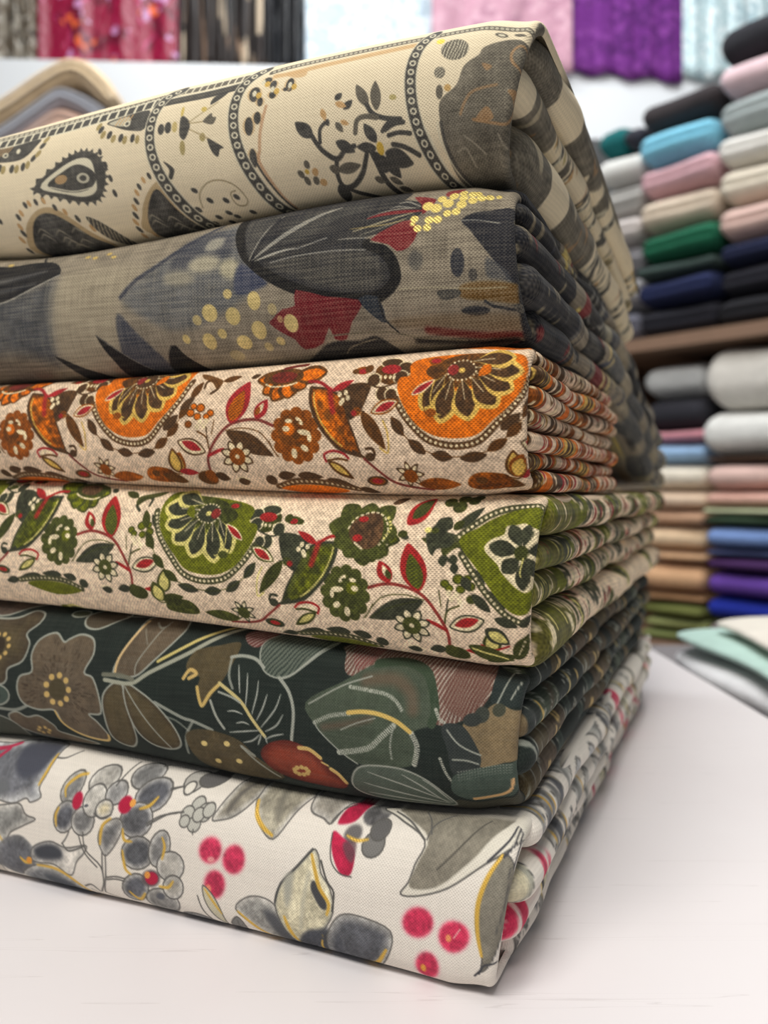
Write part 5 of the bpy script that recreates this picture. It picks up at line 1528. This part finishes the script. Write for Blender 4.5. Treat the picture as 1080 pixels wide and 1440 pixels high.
column(864, 892, [(166, 212, (48, 48, 58), 'small charcoal cloth beside the teal one', 1)], gE, Z_GREY, seed=5, pxr=880, front=0.02)
column(893, 980, [
    (506, 556, (206, 208, 208), 'pale grey cloth on the added charcoal one on the lower shelf', 1),
    (556, 602, (46, 46, 54), 'added charcoal cloth standing in for the shaded shelf interior above rose', 1),  # dark slab added where the shelf interior is in shade, carries the pale cloth
    (602, 621, (222, 152, 164), 'thin rose cloth above the sky blue one', 1),
    (621, 651, (160, 196, 234), 'sky blue folded cloth on the lower shelf', 1),
    (651, 689, (238, 228, 210), 'ivory folded cloth under the sky blue one', 1),
    (689, 718, (228, 202, 176), 'pale peach folded cloth under the ivory one', 1),
    (718, 741, (196, 156, 126), 'brown folded cloth under the pale peach one', 1),
    (741, 776, (232, 202, 166), 'light tan folded cloth above the caramel one', 1),
    (776, 792, (200, 160, 122), 'thin caramel folded cloth under light tan', 1),
    (792, 836, (224, 178, 136), 'thick tan folded cloth above the bronze one', 1),
    (836, 850, (150, 114, 80), 'thin bronze folded cloth above the olive ones', 1),
    (850, 871, (108, 114, 58), 'dark olive folded cloth under the bronze one', 1),
    (871, 889, (138, 144, 90), 'light olive folded cloth between two olives', 1),
    (889, 911, (122, 132, 78), 'olive folded cloth lowest on the lower shelf', 1)], gC, Z_LO, seed=6, pxr=936, front=0.02)
column(983, 1120, [
    (480, 574, (226, 222, 214), 'thick cream bundle on top of the lower shelf stack', 1),
    (574, 640, (228, 228, 224), 'white bundle under the thick cream one', 1)], gD, seed=7, pxr=1036, front=0.0)
column(985, 1120, [
    (640, 648, (84, 64, 50), 'thin dark brown cloth under the white bundle', 1),
    (648, 690, (228, 194, 184), 'powder pink folded cloth on the lower shelf', 1),
    (690, 714, (218, 172, 156), 'salmon folded cloth under powder pink', 1),
    (714, 725, (192, 198, 160), 'thin pale green cloth under salmon', 1),
    (725, 740, (50, 70, 48), 'thin forest green cloth above the periwinkle one', 1),
    (740, 774, (126, 156, 214), 'periwinkle blue folded cloth on the lower shelf', 1),
    (774, 785, (66, 74, 112), 'thin slate blue cloth under periwinkle', 1),
    (785, 806, (70, 36, 88), 'plum folded cloth above the violet one', 1),
    (806, 843, (104, 66, 162), 'violet folded cloth above the royal blue one', 1),
    (843, 877, (26, 46, 160), 'royal blue folded cloth under violet', 1),
    (877, 921, (138, 122, 122), 'mauve grey folded cloth under royal blue', 2)], gD, Z_LO, seed=8, pxr=1034, front=0.004)

# low bench beside the table with three lengths of cloth along the table edge
bn = bpy.data.objects.new('side_bench', None)
COL.objects.link(bn)
bn.location = (0.44, 0.6, FLOOR)
tag(bn, 'grey side bench standing along the white table', 'bench')
bpy.context.view_layer.update()
for nm, lo, hi in (('bench_top', (0.25, 0.25, -0.050), (0.62, 0.93, -0.028)), ('bench_side', (0.275, 0.27, FLOOR), (0.29, 0.91, -0.050)), ('bench_side', (0.59, 0.27, FLOOR), (0.605, 0.91, -0.050))):
    o = link(nm, box_mesh(nm, lo, hi, plain('bench_grey', (120, 116, 118), 0.7, 0.05, 8)), bn)
    o.matrix_parent_inverse = bn.matrix_basis.inverted()
for z0, z1, x0, y1, c, lab in ((-0.0285, 0.001, 0.262, 0.795, (222, 222, 224), 'silver white cloth length lying on the bench'),
                               (0.0007, 0.0165, 0.267, 0.788, (176, 206, 196), 'mint green cloth length between silver and ivory'),
                               (0.0162, 0.032, 0.284, 0.75, (222, 216, 204), 'ivory cloth length on top of the mint green one'),
                               (0.0317, 0.043, 0.320, 0.70, (150, 134, 130), 'mauve grey cloth length lying over the ivory one')):
    o = slab('cloth_length', (x0, 0.27), (0, 1), (1, 0), 0.0, y1 - 0.27, z0, z1, 0.28, cmat(c), layers=1, seed=int(x0 * 1000), exp=5.0)
    tag(o, lab, 'cloth', 'cloth lengths on the bench')

# ------------------------------------------------------------------ white ledge and hanging cloths at the back
PB, GB = (0.0, 2.247), unit((1.0, 0.052))
HB = np.array([-GB[1], GB[0]])
ld = bpy.data.objects.new('display_ledge', None)
COL.objects.link(ld)
ld.location = (0, 2.4, 1.08)
tag(ld, 'white wall ledge below the hanging sequin cloths', 'ledge')
bpy.context.view_layer.update()


def ledge_box(name, a0, a1, d0, d1, z0, z1, mat):
    V = [tuple(np.array(PB) + a * GB + d * HB) + (z,) for z in (z0, z1) for a, d in ((a0, d0), (a1, d0), (a1, d1), (a0, d1))]
    q = [(0, 3, 2, 1), (4, 5, 6, 7), (0, 1, 5, 4), (1, 2, 6, 5), (2, 3, 7, 6), (3, 0, 4, 7)]
    o = link(name, mesh_raw(name, V, q, mat, smooth=False), ld)
    o.matrix_parent_inverse = ld.matrix_basis.inverted()


ledge_box('ledge_board', -1.6, 1.3, 0.0, 0.56, 1.215, 1.243, m_white)
ledge_box('fascia', -1.6, 1.3, 0.0, 0.02, 1.07, 1.215, m_white)
for x in (-1.4, -0.3, 0.8):
    ledge_box('bracket', x, x + 0.03, 0.02, 0.55, 1.10, 1.215, m_white)
rail = bpy.data.objects.new('hanging_rail', None)
COL.objects.link(rail)
rail.location = (0, 2.4, 1.95)
tag(rail, 'chrome rail carrying the hanging cloths', 'rail')
bpy.context.view_layer.update()
m_chrome = plain('chrome', (190, 192, 196), 0.25, 0.02, 5)


def tube(name, p0, p1, r, mat, parent):
    p0, p1 = np.array(p0, float), np.array(p1, float)
    ax = (p1 - p0) / np.linalg.norm(p1 - p0)
    u = np.cross(ax, (0.3, 0.1, 0.9)); u /= np.linalg.norm(u)
    v = np.cross(ax, u)
    t = np.linspace(0, 2 * math.pi, 12, endpoint=False)
    ring = r * (np.cos(t)[:, None] * u + np.sin(t)[:, None] * v)
    o = link(name, mesh_raw(name, np.vstack([p0 + ring, p1 + ring]), grid_quads(2, 12, True), mat), parent)
    o.matrix_parent_inverse = parent.matrix_basis.inverted()


ra, rb = np.array(PB) + -1.5 * GB + 0.05 * HB, np.array(PB) + 1.25 * GB + 0.05 * HB
tube('rail_tube', (*ra, 1.95), (*rb, 1.95), 0.012, m_chrome, rail)
for a in (-1.3, 0.0, 1.15):
    q0 = np.array(PB) + a * GB + 0.05 * HB
    q1 = np.array(PB) + a * GB + 0.56 * HB
    tube('rail_arm', (*q0, 1.95), (*q1, 1.95), 0.009, m_chrome, rail)


def hanging(px0, px1, yb0, yb1, mat, lab, fr=0.03, folds=5, amp=0.018, seed=0, ztop=1.9385):
    a0, z0 = on_plane(px0, yb0, PB, GB)
    a1, z1 = on_plane(px1, yb1, PB, GB)
    r = random.Random(seed)
    nA, nZ = 60, 26
    u = np.linspace(0, 1, nA)
    ph = r.uniform(0, 6)
    f = amp * (np.sin(u * folds * 6.28 + ph) + 0.4 * np.sin(u * folds * 14.1 + ph * 3))
    uu = np.concatenate([u, u[::-1]])
    ff = np.concatenate([f - 0.005, f[::-1] + 0.005])
    w = np.linspace(0, 1, nZ)
    zb = z0 + (z1 - z0) * uu + 0.006 * np.sin(uu * 17 + ph)
    Z = zb[None, :] * (1 - w[:, None]) + ztop * w[:, None]
    A = a0 + (a1 - a0) * uu[None, :] + 0 * Z
    Dd = fr + ff[None, :] * (1 - 0.5 * w[:, None]) + 0 * Z
    XY = np.array(PB) + A[..., None] * GB + Dd[..., None] * HB
    V = np.concatenate([XY, Z[..., None]], -1).reshape(-1, 3)
    n = 2 * nA
    q = grid_quads(nZ, n, True).tolist()
    for j in range(nA - 1):
        q.append((j + 1, j, n - 1 - j, n - 2 - j))
        b = (nZ - 1) * n
        q.append((b + j, b + j + 1, b + n - 2 - j, b + n - 1 - j))
    o = link('hanging_cloth', mesh_raw('hanging_cloth', V, q, mat))
    return tag(o, lab, 'cloth', 'cloths hanging behind the ledge')


hanging(-70, 44, 80, 80, sequin('beige_sequins', (150, 142, 128), [((206, 200, 188), .5), ((70, 64, 56), .6), ((120, 108, 92), .5)], 70), 'beige glittering cloth hanging beside the magenta one', seed=1, fr=.06)
hanging(44, 245, 82, 82, sequin('magenta_sequins', (142, 8, 54), [((190, 60, 110), .70), ((226, 100, 50), .88), ((196, 140, 186), .88), ((104, 6, 40), .6)], 60, streak=(1, 1, .8)), 'magenta sequin cloth with orange and pink spangles', seed=2, fr=.055, amp=.005, folds=3)
hanging(245, 372, 84, 86, sequin('bronze_fringe', (44, 36, 34), [((150, 124, 104), .62), ((24, 20, 20), .5), ((206, 186, 160), .9)], 42, streak=(1, 1, .22)), 'black and bronze fringed cloth hanging in strips', seed=3, folds=7, fr=.06)
hanging(372, 426, 88, 88, sequin('black_sequins', (26, 28, 34), [((120, 126, 130), .84), ((14, 14, 18), .4)], 40, streak=(1, 1, .3)), 'narrow black beaded cloth hanging beside the silver one', seed=4, folds=3, fr=.055)
hanging(428, 612, 92, 96, sequin('silver_sequins', (176, 194, 206), [((210, 222, 228), .5), ((160, 184, 200), .6), ((214, 224, 232), .5)], 80), 'silver white shimmering cloth hanging beside the pink one', seed=5, fr=.06, amp=.005, folds=2)
hanging(606, 800, 98, 112, sequin('rose_velvet', (188, 142, 158), [((200, 158, 172), .55), ((172, 126, 144), .6)], 50, .8), 'dusty rose cloth hanging beside the purple one', seed=6, fr=-.022, amp=.008, folds=2)
hanging(802, 957, 104, 118, sequin('purple_velvet', (104, 34, 122), [((122, 52, 138), .55), ((86, 24, 104), .6)], 60, .9), 'bright purple cloth hanging beside the ice blue one', seed=7, fr=-.012, amp=.003)
hanging(957, 1110, 112, 116, sequin('ice_sequins', (196, 220, 224), [((228, 240, 242), .5), ((170, 196, 204), .6)], 80), 'ice blue glittering cloth hanging behind the stacks', seed=8, fr=-.014, amp=.004)

# ------------------------------------------------------------------ throws draped over a rack at the left
rk = bpy.data.objects.new('throw_rack', None)
COL.objects.link(rk)
YR = 1.5
rk.location = (-0.55, YR + 0.15, FLOOR)
tag(rk, 'wooden rack carrying the draped throws', 'rack')
bpy.context.view_layer.update()


def drape(name, pts, thick, mat, y0, y1, parent=None, n=6):
    c = catmull(pts, False, n)
    X = (c[:, 0] - 540) / FPX * YR
    Z = CZ + (HY - c[:, 1]) / FPX * YR
    tx, tz = np.gradient(X), np.gradient(Z)
    ln = np.hypot(tx, tz)
    nx, nz = tz / ln, -tx / ln
    th = thick / FPX * YR
    e = np.minimum(np.arange(len(X)), np.arange(len(X))[::-1])
    tt = th * np.sqrt(np.clip((e + 0.6) / 5, 0, 1))
    sg = -1.0 if np.mean(nz) > 0 else 1.0
    mx, mz = X + sg * nx * th / 2, Z + sg * nz * th / 2
    ox, oz = mx - sg * nx * tt / 2, mz - sg * nz * tt / 2
    ix, iz = mx + sg * nx * tt / 2, mz + sg * nz * tt / 2
    Lx, Lz = np.concatenate([ox, ix[::-1]]), np.concatenate([oz, iz[::-1]])
    m = len(Lx)
    ys = np.array([y0, y0 + .004, y0 + .012, (y0 + y1) / 2, y1 - .012, y1 - .004, y1])
    sc = np.array([.35, .8, 1, 1, 1, .8, .35])
    V = []
    cx, cz = np.concatenate([mx, mx[::-1]]), np.concatenate([mz, mz[::-1]])
    for y, s in zip(ys, sc):
        V.append(np.stack([cx + (Lx - cx) * s, np.full(m, y), cz + (Lz - cz) * s], 1))
    V = np.array(V).reshape(-1, 3)
    q = grid_quads(len(ys), m, True).tolist()
    h = m // 2
    for j in range(h - 1):
        q.append((j, j + 1, m - 2 - j, m - 1 - j))
        b = (len(ys) - 1) * m
        q.append((b + j + 1, b + j, b + m - 1 - j, b + m - 2 - j))
    o = link(name, mesh_raw(name, V, q, mat), parent)
    if parent:
        o.matrix_parent_inverse = parent.matrix_basis.inverted()
    return o


tag(drape('draped_throw', [(-140, 200), (-60, 164), (0, 132), (50, 98), (88, 79), (118, 82), (146, 104), (168, 130)], 28, plain('tan_plush', (236, 204, 162), .95, .25, 50, .004, .3), YR, YR + .3),
    'tan plush throw draped over the grey one', 'throw', 'throws on the rack')
tag(drape('draped_throw', [(-140, 236), (-60, 202), (0, 170), (40, 142), (76, 119), (104, 124), (136, 142), (162, 166)], 22, plain('grey_plush', (176, 180, 192), .95, .2, 50, .004, .3), YR + .004, YR + .3),
    'blue grey plush throw draped under the tan one', 'throw', 'throws on the rack')
tag(drape('draped_throw', [(-140, 264), (-60, 230), (0, 198), (40, 170), (74, 148), (104, 154), (136, 172), (158, 196)], 33, plain('peach_plush', (240, 198, 176), .95, .15, 50, .004, .3), YR + .008, YR + .3),
    'peach plush throw draped lowest on the rack', 'throw', 'throws on the rack')
drape('rack_board', [(-140, 306), (-60, 272), (0, 240), (40, 212), (74, 190), (104, 196), (132, 212), (150, 230)], 14, m_wood, YR + .02, YR + .29, rk)
for px in (-100, 74):
    x = (px - 540) / FPX * YR
    zt = CZ + (HY - (300 if px < 0 else 200)) / FPX * YR
    o = link('post', box_mesh('post', (x - .02, YR + .13, FLOOR), (x + .02, YR + .17, zt), m_wood), rk)
    o.matrix_parent_inverse = rk.matrix_basis.inverted()
